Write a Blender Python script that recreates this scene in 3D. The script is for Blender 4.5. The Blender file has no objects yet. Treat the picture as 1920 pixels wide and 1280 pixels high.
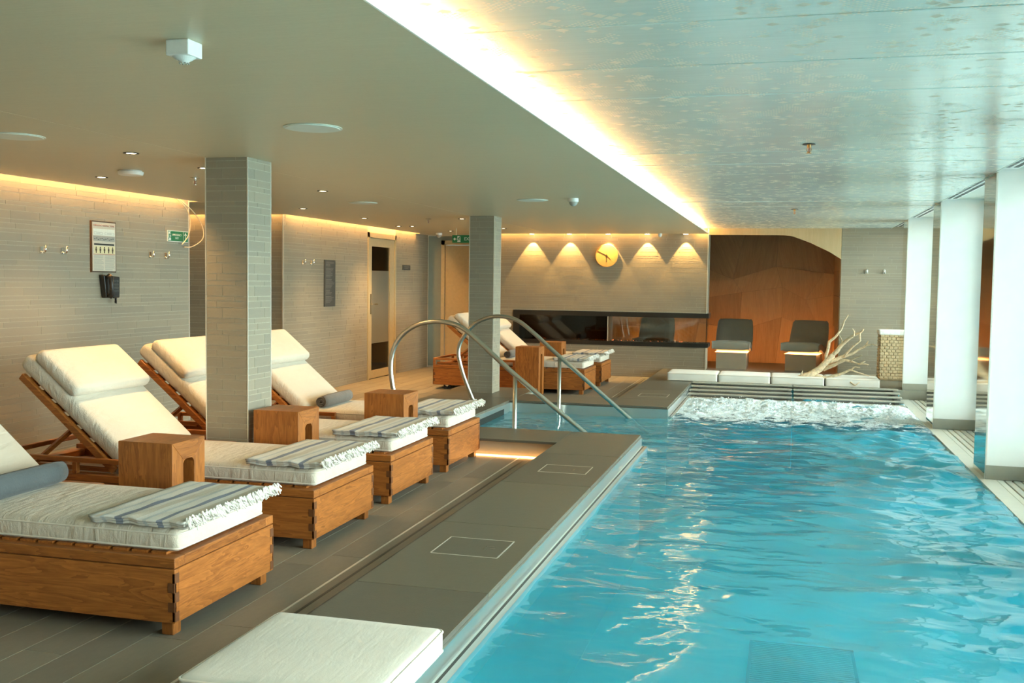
import bpy, bmesh, math, random
from mathutils import Vector, Matrix, noise
random.seed(7)
S = bpy.context.scene
COL = S.collection

# ------------------------------------------------------------------ camera
H = 1.40
cam_d = bpy.data.cameras.new('camera'); cam = bpy.data.objects.new('camera', cam_d); COL.objects.link(cam)
cam_d.sensor_width = 36.0; cam_d.lens = 1903.2 / 1920 * 36.0; cam_d.clip_end = 200; cam_d.clip_start = 0.05
r = Vector((0.9658, 0.2589, 0.0133)).normalized(); f = Vector((-0.2578, 0.9644, -0.0588)).normalized()
u = r.cross(f).normalized(); r = f.cross(u)
cam.matrix_world = Matrix(((r.x, u.x, -f.x, 0), (r.y, u.y, -f.y, 0), (r.z, u.z, -f.z, H), (0, 0, 0, 1)))
S.camera = cam
# ------------------------------------------------------------------ world: overcast daylight outside the windows
w = bpy.data.worlds.new('overcast_sky'); S.world = w; w.use_nodes = True
nt = w.node_tree; nt.nodes.clear()
wo = nt.nodes.new('ShaderNodeOutputWorld'); bg = nt.nodes.new('ShaderNodeBackground')
tc = nt.nodes.new('ShaderNodeTexCoord'); sx = nt.nodes.new('ShaderNodeSeparateXYZ'); rp = nt.nodes.new('ShaderNodeValToRGB')
rp.color_ramp.elements[0].position = 0.49; rp.color_ramp.elements[0].color = (0.36, 0.50, 0.52, 1)
rp.color_ramp.elements[1].position = 0.52; rp.color_ramp.elements[1].color = (0.90, 1.0, 0.97, 1)
mr = nt.nodes.new('ShaderNodeMapRange'); mr.inputs[1].default_value = -1; mr.inputs[2].default_value = 1
nt.links.new(tc.outputs['Generated'], sx.inputs[0]); nt.links.new(sx.outputs['Z'], mr.inputs[0])
nt.links.new(mr.outputs[0], rp.inputs[0]); nt.links.new(rp.outputs[0], bg.inputs[0]); nt.links.new(bg.outputs[0], wo.inputs[0])
bg.inputs[1].default_value = 11.0
S.view_settings.view_transform = 'Standard'; S.view_settings.look = 'None'; S.view_settings.gamma = 1.0
S.view_settings.use_curve_mapping = False
S.view_settings.exposure = 0.82
LED_W = 66.0       # strip along the pool ceiling edge
COVE_W = 50.0      # strips above the walls
# window portals (sampling aid for the daylight coming in through the real windows)
BAYS = [(-2.4, 0.0), (0.45, 2.6), (3.05, 5.23), (5.68, 7.86), (8.33, 10.51), (11.03, 13.19), (13.69, 15.1)]
for a, b in BAYS:
    ld = bpy.data.lights.new('window_portal', 'AREA'); ld.shape = 'RECTANGLE'; ld.size = b - a; ld.size_y = 2.0
    ld.cycles.is_portal = True
    lo = bpy.data.objects.new('window_portal', ld); COL.objects.link(lo)
    lo.matrix_world = Matrix(((0, 0, 1, 1.93), (1, 0, 0, (a + b) / 2), (0, 1, 0, 1.15), (0, 0, 0, 1)))

# ------------------------------------------------------------------ material helpers
class NT:
    def __init__(s, name):
        s.m = bpy.data.materials.new(name); s.m.use_nodes = True; s.t = s.m.node_tree
        s.b = s.t.nodes['Principled BSDF']
    def n(s, typ, **kw):
        nd = s.t.nodes.new('ShaderNode' + typ)
        for k, v in kw.items(): setattr(nd, k, v)
        return nd
    def put(s, sock, v):
        if v is None: return
        if isinstance(v, bpy.types.NodeSocket): s.t.links.new(v, sock)
        else: sock.default_value = v
    def math(s, op, a, b=None, c=None):
        nd = s.n('Math', operation=op); s.put(nd.inputs[0], a); s.put(nd.inputs[1], b); s.put(nd.inputs[2], c); return nd.outputs[0]
    def mixc(s, fac, a, b, mode='MIX'):
        nd = s.n('Mix', data_type='RGBA', blend_type=mode); s.put(nd.inputs[0], fac)
        s.put(nd.inputs[6], a); s.put(nd.inputs[7], b); return nd.outputs[2]
    def noise(s, scale, vec=None, detail=3, rough=.5, dist=0):
        nd = s.n('TexNoise'); nd.inputs['Scale'].default_value = scale; nd.inputs['Detail'].default_value = detail
        nd.inputs['Roughness'].default_value = rough; nd.inputs['Distortion'].default_value = dist
        if vec is not None: s.t.links.new(vec, nd.inputs['Vector'])
        return nd.outputs['Fac']
    def coords(s, kind='Object', scale=(1, 1, 1), rot=(0, 0, 0)):
        tc = s.n('TexCoord'); mp = s.n('Mapping'); mp.inputs['Scale'].default_value = scale; mp.inputs['Rotation'].default_value = rot
        s.t.links.new(tc.outputs[kind], mp.inputs[0]); return mp.outputs[0]
    def world(s, scale=(1, 1, 1)):
        g = s.n('NewGeometry'); mp = s.n('Mapping'); mp.inputs['Scale'].default_value = scale
        s.t.links.new(g.outputs['Position'], mp.inputs[0]); return mp.outputs[0]
    def ramp(s, fac, stops):
        nd = s.n('ValToRGB'); e = nd.color_ramp.elements
        while len(e) < len(stops): e.new(.5)
        for i, (p, c) in enumerate(stops): e[i].position = p; e[i].color = (*c, 1)
        s.put(nd.inputs[0], fac); return nd.outputs[0]
    def bump(s, h, st=.3, d=.005):
        nd = s.n('Bump'); nd.inputs['Strength'].default_value = st; nd.inputs['Distance'].default_value = d
        s.put(nd.inputs['Height'], h); s.t.links.new(nd.outputs[0], s.b.inputs['Normal']); return nd
    def set(s, color=None, rough=None, metal=None, spec=None, **kw):
        if color is not None: s.put(s.b.inputs['Base Color'], (*color, 1) if isinstance(color, tuple) and len(color) == 3 else color)
        if rough is not None: s.put(s.b.inputs['Roughness'], rough)
        if metal is not None: s.put(s.b.inputs['Metallic'], metal)
        if spec is not None: s.put(s.b.inputs['Specular IOR Level'], spec)
        for k, v in kw.items(): s.put(s.b.inputs[k], v)
        return s.m
MAT = {}
def plain(name, c, rough=.5, metal=0, spec=.5, nscale=60, namt=.12, bump=.15):
    t = NT(name); v = t.coords('Object'); nz = t.noise(nscale, v)
    dk = tuple(x * (1 - namt) for x in c); lt = tuple(min(1, x * (1 + namt)) for x in c)
    t.set(t.ramp(nz, [(.3, dk), (.7, lt)]), rough, metal, spec)
    if bump: t.bump(nz, bump, .002)
    MAT[name] = t.m; return t.m
def emis(name, c, st, rough=.5):
    t = NT(name); t.set((c[0], c[1], c[2]), rough); t.b.inputs['Emission Color'].default_value = (*c, 1)
    t.b.inputs['Emission Strength'].default_value = st; MAT[name] = t.m; return t.m
def wood(name, axis, c1, c2, rough=.42, k=1.0):
    t = NT(name); sc = [9 * k, 9 * k, 9 * k]; sc[axis] = .9 * k
    oi = t.n('ObjectInfo'); v = t.coords('Object', tuple(sc))
    ad = t.n('VectorMath', operation='ADD'); t.t.links.new(v, ad.inputs[0])
    mu = t.math('MULTIPLY', oi.outputs['Random'], 37.0); cb = t.n('CombineXYZ'); [t.t.links.new(mu, cb.inputs[i]) for i in range(3)]
    t.t.links.new(cb.outputs[0], ad.inputs[1]); vv = ad.outputs[0]
    n1 = t.noise(1.6, vv, 4, .55, 1.2); rings = t.math('FRACT', t.math('MULTIPLY', n1, 7.0))
    n2 = t.noise(9, vv, 5, .7); fac = t.math('ADD', t.math('MULTIPLY', rings, .35), t.math('MULTIPLY', n2, .75))
    fac = t.math('ADD', fac, t.math('MULTIPLY', t.math('SUBTRACT', oi.outputs['Random'], .5), .25))
    t.set(t.ramp(fac, [(.2, c1), (.85, c2)]), rough, 0, .4); t.bump(n2, .12, .002); MAT[name] = t.m; return t.m
TK1, TK2 = (.175, .052, .009), (.44, .155, .031)
wood('teak_x', 0, TK1, TK2); wood('teak_y', 1, TK1, TK2); wood('teak_z', 2, TK1, TK2)
plain('teak_dark', (.13, .045, .012), .5)
def stone(name, c, var=.14, rough=.6, stretch=(1, 1, 1), warm=(1.04, 1, .94)):
    t = NT(name); oi = t.n('ObjectInfo'); g = t.n('NewGeometry')
    rnd = t.math('FRACT', t.math('ADD', oi.outputs['Random'], g.outputs['Random Per Island']))
    v = t.world(stretch); n1 = t.noise(14, v, 5, .65); n2 = t.noise(140, v, 2)
    fac = t.math('ADD', t.math('MULTIPLY', rnd, .45), t.math('MULTIPLY', n1, .55))
    dk = tuple(x * (1 - var) for x in c); lt = tuple(x * (1 + var) * y for x, y in zip(c, warm))
    t.set(t.ramp(fac, [(.2, dk), (.8, lt)]), rough, 0, .4); t.bump(t.math('ADD', n1, t.math('MULTIPLY', n2, .5)), .2, .003)
    MAT[name] = t.m; return t.m
stone('wall_tile', (.285, .258, .20), .08, .5, (1, 1, 5))
plain('grout', (.42, .38, .29), .9)
stone('floor_plank', (.225, .205, .165), .16, .42, (3, 1, 1))
plain('floor_grout', (.42, .40, .33), .9)
stone('deck_slab', (.115, .110, .086), .10, .38)
stone('plinth_stone', (.27, .28, .24), .10, .5)
stone('ledge_stone', (.50, .51, .45), .10, .5)
plain('render_wall', (.45, .42, .35), .8)
plain('white_panel', (.74, .78, .755), .45, nscale=8, namt=.02, bump=0)
plain('white_plastic', (.80, .80, .76), .35, namt=.03, bump=0)
plain('black_metal', (.018, .017, .014), .35, 0, .5)
plain('black_plastic', (.012, .013, .013), .4)
plain('soffit', (.62, .66, .58), .5, nscale=9, namt=.03)
plain('trim_metal', (.80, .80, .74), .3, .6, namt=.03, bump=0)
plain('cream_metal', (.56, .47, .29), .35, .25, nscale=20, namt=.05, bump=.05)
plain('cream_door', (.60, .47, .28), .5, nscale=20, namt=.05, bump=.05)
plain('concrete', (.3, .3, .28), .9)
plain('rubber', (.02, .02, .02), .7)
plain('green_sign', (.01, .17, .06), .5, namt=.05, bump=0)
plain('sign_white', (.75, .78, .70), .6, namt=.03, bump=0)
plain('sign_cream', (.62, .55, .44), .5, namt=.03, bump=0)
plain('sign_grey', (.36, .35, .31), .6, namt=.05, bump=0)
plain('sign_yellow', (.75, .66, .40), .6, namt=.03, bump=0)
plain('sign_red', (.40, .10, .05), .6, namt=.05, bump=0)
plain('plaque', (.075, .08, .075), .4)
plain('plaque_text', (.22, .22, .20), .5, bump=0)
plain('cable_cream', (.72, .58, .36), .5, bump=0)
plain('clock_wood', (.72, .42, .13), .45, nscale=25)
plain('brown_dark', (.07, .035, .015), .6)
plain('driftwood', (.66, .52, .34), .75, nscale=40, namt=.25, bump=.4)
plain('wicker', (.50, .38, .22), .6, nscale=14, namt=.15, bump=.2)
plain('linen_white', (.78, .78, .74), .8)
def steel(name, c, rough):
    t = NT(name); v = t.coords('Object', (2, 2, 8)); n = t.noise(3, v)
    t.set(c, t.math('ADD', rough * .9, t.math('MULTIPLY', n, rough * .2)), 1.0); MAT[name] = t.m
steel('rail_steel', (.58, .57, .52), .30); steel('pool_steel', (.80, .84, .82), .3); steel('mirror_steel', (.78, .72, .60), .06); steel('chrome', (.8, .8, .8), .1)
plain('bench_steel', (.42, .42, .36), .4, .3, bump=0)
def fabric(name, c, nscale=220, wr=.5, var=.05):
    t = NT(name); v = t.coords('Object'); n1 = t.noise(nscale, v, 2); vw = t.coords('Object', (16, 4, 6)); n2 = t.noise(1.6, vw, 3, .55, .4); n3 = t.noise(3, v)
    t.set(t.ramp(n3, [(.3, tuple(x * (1 - var) for x in c)), (.7, tuple(min(1, x * (1 + var)) for x in c))]), .85, 0, .25)
    t.b.inputs['Sheen Weight'].default_value = .15
    t.bump(t.math('ADD', t.math('MULTIPLY', n1, .12), n2), wr, .018); MAT[name] = t.m
fabric('mattress', (.60, .55, .455), wr=.7); fabric('cushion', (.58, .565, .49), wr=.12)
fabric('piping', (.70, .66, .57), wr=.1)
fabric('towel_blue', (.08, .094, .10), 120, .5, .15); fabric('towel_grey', (.15, .135, .12), 120, .5, .15); fabric('fringe', (.74, .72, .66), 200, .5)
fabric('lounge_grey', (.27, .26, .215), 200, .2); fabric('lounge_base', (.36, .30, .22), 200, .1)
# striped towel: stripes woven along the towel's local x
t = NT('towel_stripe'); tcn = t.n('TexCoord'); sp = t.n('SeparateXYZ'); t.t.links.new(tcn.outputs['Object'], sp.inputs[0])
wv = t.noise(150, tcn.outputs['Object'], 2)
xx = t.math('ADD', t.math('DIVIDE', sp.outputs[0], .44), t.math('MULTIPLY', t.math('SUBTRACT', wv, .5), .01))
wh, be, bl, lb = (.70, .69, .64), (.60, .56, .48), (.26, .29, .36), (.54, .57, .57)
nd = t.n('ValToRGB'); nd.color_ramp.interpolation = 'CONSTANT'; t.put(nd.inputs[0], xx)
st = [(0, lb), (.05, wh), (.13, lb), (.17, wh), (.27, bl), (.35, wh), (.41, be), (.50, wh), (.56, lb), (.60, wh), (.70, bl), (.76, wh), (.83, be), (.91, wh)]
e = nd.color_ramp.elements
while len(e) < len(st): e.new(.5)
for i, (p, c) in enumerate(st): e[i].position = p; e[i].color = (*c, 1)
t.set(nd.outputs[0], .9, 0, .2); t.bump(wv, .4, .003); MAT['towel_stripe'] = t.m
# lower ceiling: satin olive-brown foil with fine streaks across
t = NT('ceiling_foil'); v = t.world((1.5, 60, 1)); n = t.noise(3, v, 4, .6); n2 = t.noise(60, t.world((1, 4, 1)), 2)
t.set(t.ramp(t.math('ADD', t.math('MULTIPLY', n, .6), t.math('MULTIPLY', n2, .4)), [(.3, (.52, .45, .30)), (.7, (.60, .525, .36))]), .42, .1, .5); t.bump(n, .03, .001); MAT['ceiling_foil'] = t.m
# perforated panels of the pool ceiling: satin foil, diamond perforations showing the matt backing
t = NT('perforated'); g = t.n('NewGeometry'); sp = t.n('SeparateXYZ'); t.t.links.new(g.outputs['Position'], sp.inputs[0])
def perf(size, fill, dens, nsc, lo):
    a = t.math('DIVIDE', t.math('ADD', sp.outputs[0], sp.outputs[1]), size); b = t.math('DIVIDE', t.math('SUBTRACT', sp.outputs[0], sp.outputs[1]), size)
    def inn(q): return t.math('LESS_THAN', t.math('ABSOLUTE', t.math('SUBTRACT', t.math('FRACT', q), .5)), fill / 2)
    h = t.math('MULTIPLY', inn(a), inn(b))
    cb = t.n('CombineXYZ'); t.put(cb.inputs[0], t.math('FLOOR', a)); t.put(cb.inputs[1], t.math('FLOOR', b))
    wn = t.n('TexWhiteNoise', noise_dimensions='2D'); t.t.links.new(cb.outputs[0], wn.inputs['Vector'])
    ns = t.noise(nsc, cb.outputs[0], 2, .5)
    ok = t.math('MULTIPLY', t.math('GREATER_THAN', ns, lo), t.math('LESS_THAN', wn.outputs['Value'], dens))
    return t.math('MULTIPLY', h, ok)
hole = t.math('MAXIMUM', perf(.0240, .56, .96, .11, .56), perf(.060, .80, .13, .25, .47))
nz = t.noise(2, t.world((1, 30, 1)), 3)
panel = t.ramp(nz, [(.3, (.62, .70, .65)), (.7, (.70, .78, .72))])
t.set(t.mixc(hole, panel, (.55, .50, .40, 1)), t.math('ADD', .21, t.math('MULTIPLY', hole, .7)), t.math('MULTIPLY', t.math('SUBTRACT', 1, hole), .25), .5)
t.bump(t.math('SUBTRACT', 1, hole), .3, .002); MAT['perforated'] = t.m
# dark veneer and light oak of the alcove
def veneer(name, c1, c2):
    t = NT(name); v = t.coords('Object', (14, 14, .8)); n = t.noise(2.2, v, 4, .6, .6); n2 = t.noise(14, v, 3)
    oi = t.n('ObjectInfo'); fac = t.math('ADD', t.math('ADD', t.math('MULTIPLY', n, .6), t.math('MULTIPLY', n2, .4)), t.math('MULTIPLY', t.math('SUBTRACT', oi.outputs['Random'], .5), .3))
    t.set(t.ramp(fac, [(.25, c1), (.75, c2)]), .5, 0, .35); MAT[name] = t.m
veneer('veneer_dark', (.34, .19, .09), (.54, .33, .165)); veneer('oak_light', (.50, .36, .19), (.62, .47, .27))
# pool liner
t = NT('pool_liner'); n = t.noise(1.3, t.world(), 3); t.set(t.ramp(n, [(.3, (.14, .70, .86)), (.7, (.20, .78, .92))]), .5); MAT['pool_liner'] = t.m
# water: clear sheet, mirror reflection by Fresnel, rippled
t = NT('water'); v = t.world((1.0, 1.6, 1)); a = t.noise(2.4, v, 2, .5, .6); b = t.noise(7, v, 2, .5, .4)
bm_ = t.n('Bump'); bm_.inputs['Strength'].default_value = .40; bm_.inputs['Distance'].default_value = .05
t.put(bm_.inputs['Height'], t.math('ADD', a, t.math('MULTIPLY', b, .16)))
gl = t.n('BsdfGlossy'); gl.inputs['Roughness'].default_value = .02; gl.inputs['Color'].default_value = (1, 1, 1, 1); t.t.links.new(bm_.outputs[0], gl.inputs['Normal'])
tr = t.n('BsdfTransparent'); tr.inputs[0].default_value = (.84, .975, .99, 1)
fr = t.n('Fresnel'); fr.inputs['IOR'].default_value = 1.36; t.t.links.new(bm_.outputs[0], fr.inputs['Normal'])
df = t.n('BsdfDiffuse'); df.inputs[0].default_value = (.045, .62, .88, 1)      # light scattered back by the water body
mb_ = t.n('MixShader'); mb_.inputs[0].default_value = .36; t.t.links.new(tr.outputs[0], mb_.inputs[1]); t.t.links.new(df.outputs[0], mb_.inputs[2])
m2 = t.n('MixShader'); t.t.links.new(fr.outputs[0], m2.inputs[0]); t.t.links.new(mb_.outputs[0], m2.inputs[1]); t.t.links.new(gl.outputs[0], m2.inputs[2])
t.t.links.new(m2.outputs[0], t.t.nodes['Material Output'].inputs[0]); MAT['water'] = t.m
t = NT('foam'); v = t.world((1, 1, 1)); a = t.noise(7, v, 6, .72, .6); b = t.noise(60, v, 3, .7)
sp = t.n('SeparateXYZ'); g = t.n('NewGeometry'); t.t.links.new(g.outputs['Position'], sp.inputs[0])
dn = t.n('MapRange'); dn.inputs[1].default_value = 9.1; dn.inputs[2].default_value = 11.6; dn.inputs[3].default_value = -.30; dn.inputs[4].default_value = .34; t.put(dn.inputs[0], sp.outputs[1])
cov = t.math('ADD', t.math('ADD', t.math('MULTIPLY', a, .8), t.math('MULTIPLY', b, .2)), dn.outputs[0])
ss = t.n('MapRange'); ss.interpolation_type = 'SMOOTHSTEP'; ss.inputs[1].default_value = .44; ss.inputs[2].default_value = .62; t.put(ss.inputs[0], cov)
t.set(t.ramp(b, [(.35, (.50, .62, .66)), (.65, (.78, .84, .85))]), .7, 0, .3); t.put(t.b.inputs['Alpha'], ss.outputs[0]); t.bump(t.math('ADD', a, t.math('MULTIPLY', b, .6)), .8, .03); MAT['foam'] = t.m
plain('droplet', (.9, .94, .94), .4, bump=0)
# clear glass
def glass(name, tint, frost=0.0):
    t = NT(name); tr = t.n('BsdfTransparent'); tr.inputs[0].default_value = (*tint, 1); gl = t.n('BsdfGlossy'); gl.inputs['Roughness'].default_value = .02
    fr = t.n('Fresnel'); fr.inputs['IOR'].default_value = 1.5; m = t.n('MixShader')
    base = tr.outputs[0]
    if frost:
        df = t.n('BsdfTranslucent'); df.inputs[0].default_value = (*tint, 1); d2 = t.n('BsdfDiffuse'); d2.inputs[0].default_value = (.4, .38, .3, 1)
        mm = t.n('MixShader'); mm.inputs[0].default_value = .5; t.t.links.new(df.outputs[0], mm.inputs[1]); t.t.links.new(d2.outputs[0], mm.inputs[2])
        m3 = t.n('MixShader'); m3.inputs[0].default_value = frost; t.t.links.new(tr.outputs[0], m3.inputs[1]); t.t.links.new(mm.outputs[0], m3.inputs[2]); base = m3.outputs[0]
    t.t.links.new(fr.outputs[0], m.inputs[0]); t.t.links.new(base, m.inputs[1]); t.t.links.new(gl.outputs[0], m.inputs[2])
    t.t.links.new(m.outputs[0], t.t.nodes['Material Output'].inputs[0]); MAT[name] = t.m
glass('clear_glass', (.95, .98, .96)); glass('smoked_glass', (.45, .45, .40)); glass('frosted_glass', (.7, .68, .58), .8)
WARM = (1.0, .52, .16)
emis('led_warm', WARM, LED_W); emis('cove_warm', WARM, COVE_W); emis('lamp_lens', (1.0, .80, .50), 14.0); emis('lounge_led', (1.0, .42, .12), 4.5); emis('added_floor_led', (1.0, .45, .14), 45.0); emis('step_led', (1.0, .45, .14), 6.0)
emis('ember', (1.0, .25, .08), 1.2)

# ------------------------------------------------------------------ mesh helpers
class MB:
    def __init__(s): s.v = []; s.f = []; s.sm = False
    def add(s, vs, fs):
        o = len(s.v); s.v += [tuple(p) for p in vs]; s.f += [tuple(i + o for i in q) for q in fs]; return s
    def box(s, x0, x1, y0, y1, z0, z1):
        return s.add([(x0, y0, z0), (x1, y0, z0), (x1, y1, z0), (x0, y1, z0), (x0, y0, z1), (x1, y0, z1), (x1, y1, z1), (x0, y1, z1)],
                     [(0, 3, 2, 1), (4, 5, 6, 7), (0, 1, 5, 4), (1, 2, 6, 5), (2, 3, 7, 6), (3, 0, 4, 7)])
    def prism(s, poly, axis, a, b):
        """poly: 2-D outline; extruded along axis from a to b (axis 0: (y,z), 1: (x,z), 2: (x,y))"""
        def P(p, q): return (q, p[0], p[1]) if axis == 0 else ((p[0], q, p[1]) if axis == 1 else (p[0], p[1], q))
        n = len(poly); vs = [P(p, a) for p in poly] + [P(p, b) for p in poly]
        fs = [tuple(range(n))[::-1], tuple(range(n, 2 * n))] + [(i, (i + 1) % n, (i + 1) % n + n, i + n) for i in range(n)]
        return s.add(vs, fs)
    def disc(s, c, r0, r1, z0, z1, n=24, axis=2):
        """frustum around an axis: ring r0 at z0, r1 at z1"""
        vs = []
        for z, rr in ((z0, r0), (z1, r1)):
            for i in range(n):
                a = 2 * math.pi * i / n; p = (rr * math.cos(a), rr * math.sin(a))
                vs.append((c[0] + p[0], c[1] + p[1], z) if axis == 2 else ((c[0] + p[0], z, c[1] + p[1]) if axis == 1 else (z, c[0] + p[0], c[1] + p[1])))
        fs = [tuple(range(n))[::-1], tuple(range(n, 2 * n))] + [(i, (i + 1) % n, (i + 1) % n + n, i + n) for i in range(n)]
        return s.add(vs, fs)
    def tube(s, path, rad, n=10, cap=True):
        path = [Vector(p) for p in path]; rads = rad if isinstance(rad, (list, tuple)) else [rad] * len(path)
        vs = []; fs = []; up = None
        for i, p in enumerate(path):
            d = (path[min(i + 1, len(path) - 1)] - path[max(i - 1, 0)]).normalized()
            if up is None: up = Vector((0, 0, 1)) if abs(d.z) < .9 else Vector((1, 0, 0))
            a = d.cross(up).normalized(); b = a.cross(d).normalized(); up = b
            for k in range(n):
                t_ = 2 * math.pi * k / n; vs.append(p + (a * math.cos(t_) + b * math.sin(t_)) * rads[i])
        for i in range(len(path) - 1):
            for k in range(n): fs.append((i * n + k, i * n + (k + 1) % n, (i + 1) * n + (k + 1) % n, (i + 1) * n + k))
        if cap: fs += [tuple(range(n))[::-1], tuple(range((len(path) - 1) * n, len(path) * n))]
        return s.add(vs, fs)
    def rbox(s, c, size, rad, seg=8, bulge=0.0, M=None):
        """rounded, softly bulged box: a cushion"""
        hx, hy, hz = [q / 2 for q in size]; rr = min(rad, hx, hy, hz)
        cnt = (max(4, int(size[0] / .05)), max(4, int(size[1] / .05)), seg)
        def line(h, n):
            inner = h - rr; pts = [-h + rr * (1 - math.cos(a * math.pi / 2 / 4)) for a in range(0, 4)]
            mid = [-inner + 2 * inner * i / n for i in range(n + 1)]; return pts + mid + [-q for q in pts[::-1]]
        L = [line(hx, cnt[0]), line(hy, cnt[1]), line(hz, 2)]
        vid = {}; vs = []; fs = []
        def V(p):
            k = tuple(round(q, 6) for q in p)
            if k not in vid:
                inn = [max(-h + rr, min(h - rr, q)) for q, h in zip(p, (hx, hy, hz))]
                d = Vector(p) - Vector(inn)
                if d.length > 1e-9:
                    m = max(abs(q) for q in d); d = d.normalized() * m
                q = Vector(inn) + d
                fx = 1 - (q.x / hx) ** 2; fy = 1 - (q.y / hy) ** 2
                q.z += bulge * (max(0, fx) * max(0, fy)) ** .5 * (1 if q.z > 0 else -.25) * (abs(q.z) / hz)
                q = q + Vector(c)
                if M is not None: q = M @ q
                vid[k] = len(vs); vs.append(q)
            return vid[k]
        for ax in range(3):
            a1, a2 = [(1, 2), (2, 0), (0, 1)][ax]
            for sgn in (-1, 1):
                for i in range(len(L[a1]) - 1):
                    for j in range(len(L[a2]) - 1):
                        q = []
                        for (ii, jj) in ((i, j), (i + 1, j), (i + 1, j + 1), (i, j + 1)):
                            p = [0, 0, 0]; p[ax] = sgn * (hx, hy, hz)[ax]; p[a1] = L[a1][ii]; p[a2] = L[a2][jj]; q.append(V(p))
                        fs.append(tuple(q if sgn > 0 else q[::-1]))
        return s.add(vs, fs)
    def mesh(s, name, mat, smooth=False):
        me = bpy.data.meshes.new(name); me.from_pydata(s.v, [], s.f); me.update()
        if mat: me.materials.append(MAT[mat])
        if smooth:
            for p in me.polygons: p.use_smooth = True
        return me
    def build(s, name, mat, parent=None, smooth=False):
        return link(name, s.mesh(name, mat, smooth), parent)
def link(name, me, parent=None):
    o = bpy.data.objects.new(name, me); COL.objects.link(o)
    if parent is not None: o.parent = parent
    return o
def bevel(o, w=.004, seg=2):
    m = o.modifiers.new('edge', 'BEVEL'); m.width = w; m.segments = seg; m.limit_method = 'ANGLE'; return o
def tag(o, label=None, cat=None, group=None, kind=None):
    if label: o['label'] = label
    if cat: o['category'] = cat
    if group: o['group'] = group
    if kind: o['kind'] = kind
    return o
def empty(name, loc=(0, 0, 0), rz=0):
    o = bpy.data.objects.new(name, None); COL.objects.link(o); o.location = loc; o.rotation_euler = (0, 0, rz); o.empty_display_size = .1; return o
def copy_tree(o, parent=None):
    c = o.copy(); COL.objects.link(c); c.parent = parent
    for ch in [q for q in bpy.data.objects if q.parent == o]: copy_tree(ch, c)
    return c
def struct(name, mb, mat, label=None, cat=None):
    return tag(mb.build(name, mat), label, cat, kind='structure')
UNIT = {}
def piece(name, mat, parent, x0, x1, y0, y1, z0, z1):
    """a box piece sharing one unit mesh per material"""
    if mat not in UNIT: UNIT[mat] = MB().box(0, 1, 0, 1, 0, 1).mesh('unit_' + mat, mat)
    o = link(name, UNIT[mat], parent); o.location = (x0, y0, z0); o.scale = (x1 - x0, y1 - y0, z1 - z0); return o
def text(body, size, mat, parent, M, name='lettering', align='CENTER'):
    cu = bpy.data.curves.new('t', 'FONT'); cu.body = body; cu.size = size; cu.align_x = align; cu.align_y = 'CENTER'; cu.extrude = .0006
    tmp = bpy.data.objects.new('t', cu); COL.objects.link(tmp); bpy.context.view_layer.update()
    me = bpy.data.meshes.new_from_object(tmp.evaluated_get(bpy.context.evaluated_depsgraph_get()))
    bpy.data.objects.remove(tmp); me.materials.clear(); me.materials.append(MAT[mat])
    o = link(name, me, parent); o.matrix_local = M; return o
def face_px(y, z, x):   # text plane on a wall facing +X: reads along +Y, so local x -> +Y, y -> Z
    return Matrix(((0, 0, 1, x), (1, 0, 0, y), (0, 1, 0, z), (0, 0, 0, 1)))
def face_ny(x, z, y):   # text plane facing -Y
    return Matrix(((1, 0, 0, x), (0, 0, -1, y), (0, 1, 0, z), (0, 0, 0, 1)))

# ------------------------------------------------------------------ SETTING
ZC, ZU = 2.131, 2.215           # lower and upper ceiling
XW = -5.6; YB = 15.15           # left wall, back wall
XP0, XP1 = -1.125, 1.39         # pool sides
# floor: grout bed with planks laid on it
fl = MB(); fl.box(-7.6, -1.70, -2.6, 7.78, -.2, -.0014); fl.box(-7.6, -3.74, 7.78, 11.65, -.2, -.0014)
fl.box(-7.6, -1.70, 11.65, 16.2, -.2, -.0014); fl.box(-2.8, -1.70, 11.05, 11.65, -.2, -.0014)
floor = struct('floor', fl, 'floor_grout')
PW = .1755; PL = 1.09; k = 0; farb = MB()
x = -2.012
row = 0
while x > -7.4:
    y = -2.6 - random.choice((.0, .27, .545, .81)) if row else -2.6 - .345
    while y < 16.2:
        y0, y1 = y, min(y + PL, 16.2); y += PL
        for (a0, a1) in ((-2.6, 7.78), (7.78, 11.65), (11.65, 16.2)):
            b0, b1 = max(y0, a0), min(y1, a1)
            if b1 - b0 < .01: continue
            if a0 == 7.78 and x > -3.74: continue
            xx0 = x - PW
            xx1 = min(x, -3.74) if a0 == 7.78 else x
            vis = b1 > 2.4 and x > XW - .05 and x - b0 * .0 > -6
            if vis and k < 290 and (b1 - b0) > .05:
                piece('floor_plank', 'floor_plank', floor, xx0 + .0022, xx1 - .0022, b0 + .0022, b1 - .0022, -.008, 0); k += 1
            else: farb.box(xx0 + .0022, xx1 - .0022, b0 + .0022, b1 - .0022, -.008, 0)
    x -= PW; row += 1
tag(farb.build('floor_planks', 'floor_plank', floor), kind='stuff')
# drain channel with two dark slots and a pale trim beside the raised deck
for yy0, yy1 in ((-2.6, 7.75), (11.7, 15.0)):
    d = struct('trim_1' if yy0 < 0 else 'trim_2', MB().box(-2.012, -1.70, yy0, yy1, -.01, -.0005), 'floor_plank', 'grey drain channel cover along the foot of the raised deck', 'drain')
    MB().box(-2.012, -2.000, yy0, yy1, -.004, .001).build('pale_trim', 'trim_metal', d)
    for xs in (-1.945, -1.885): MB().box(xs - .007, xs + .007, yy0 + .1, yy1 - .1, -.004, .0006).build('drain_slot', 'black_metal', d)
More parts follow.
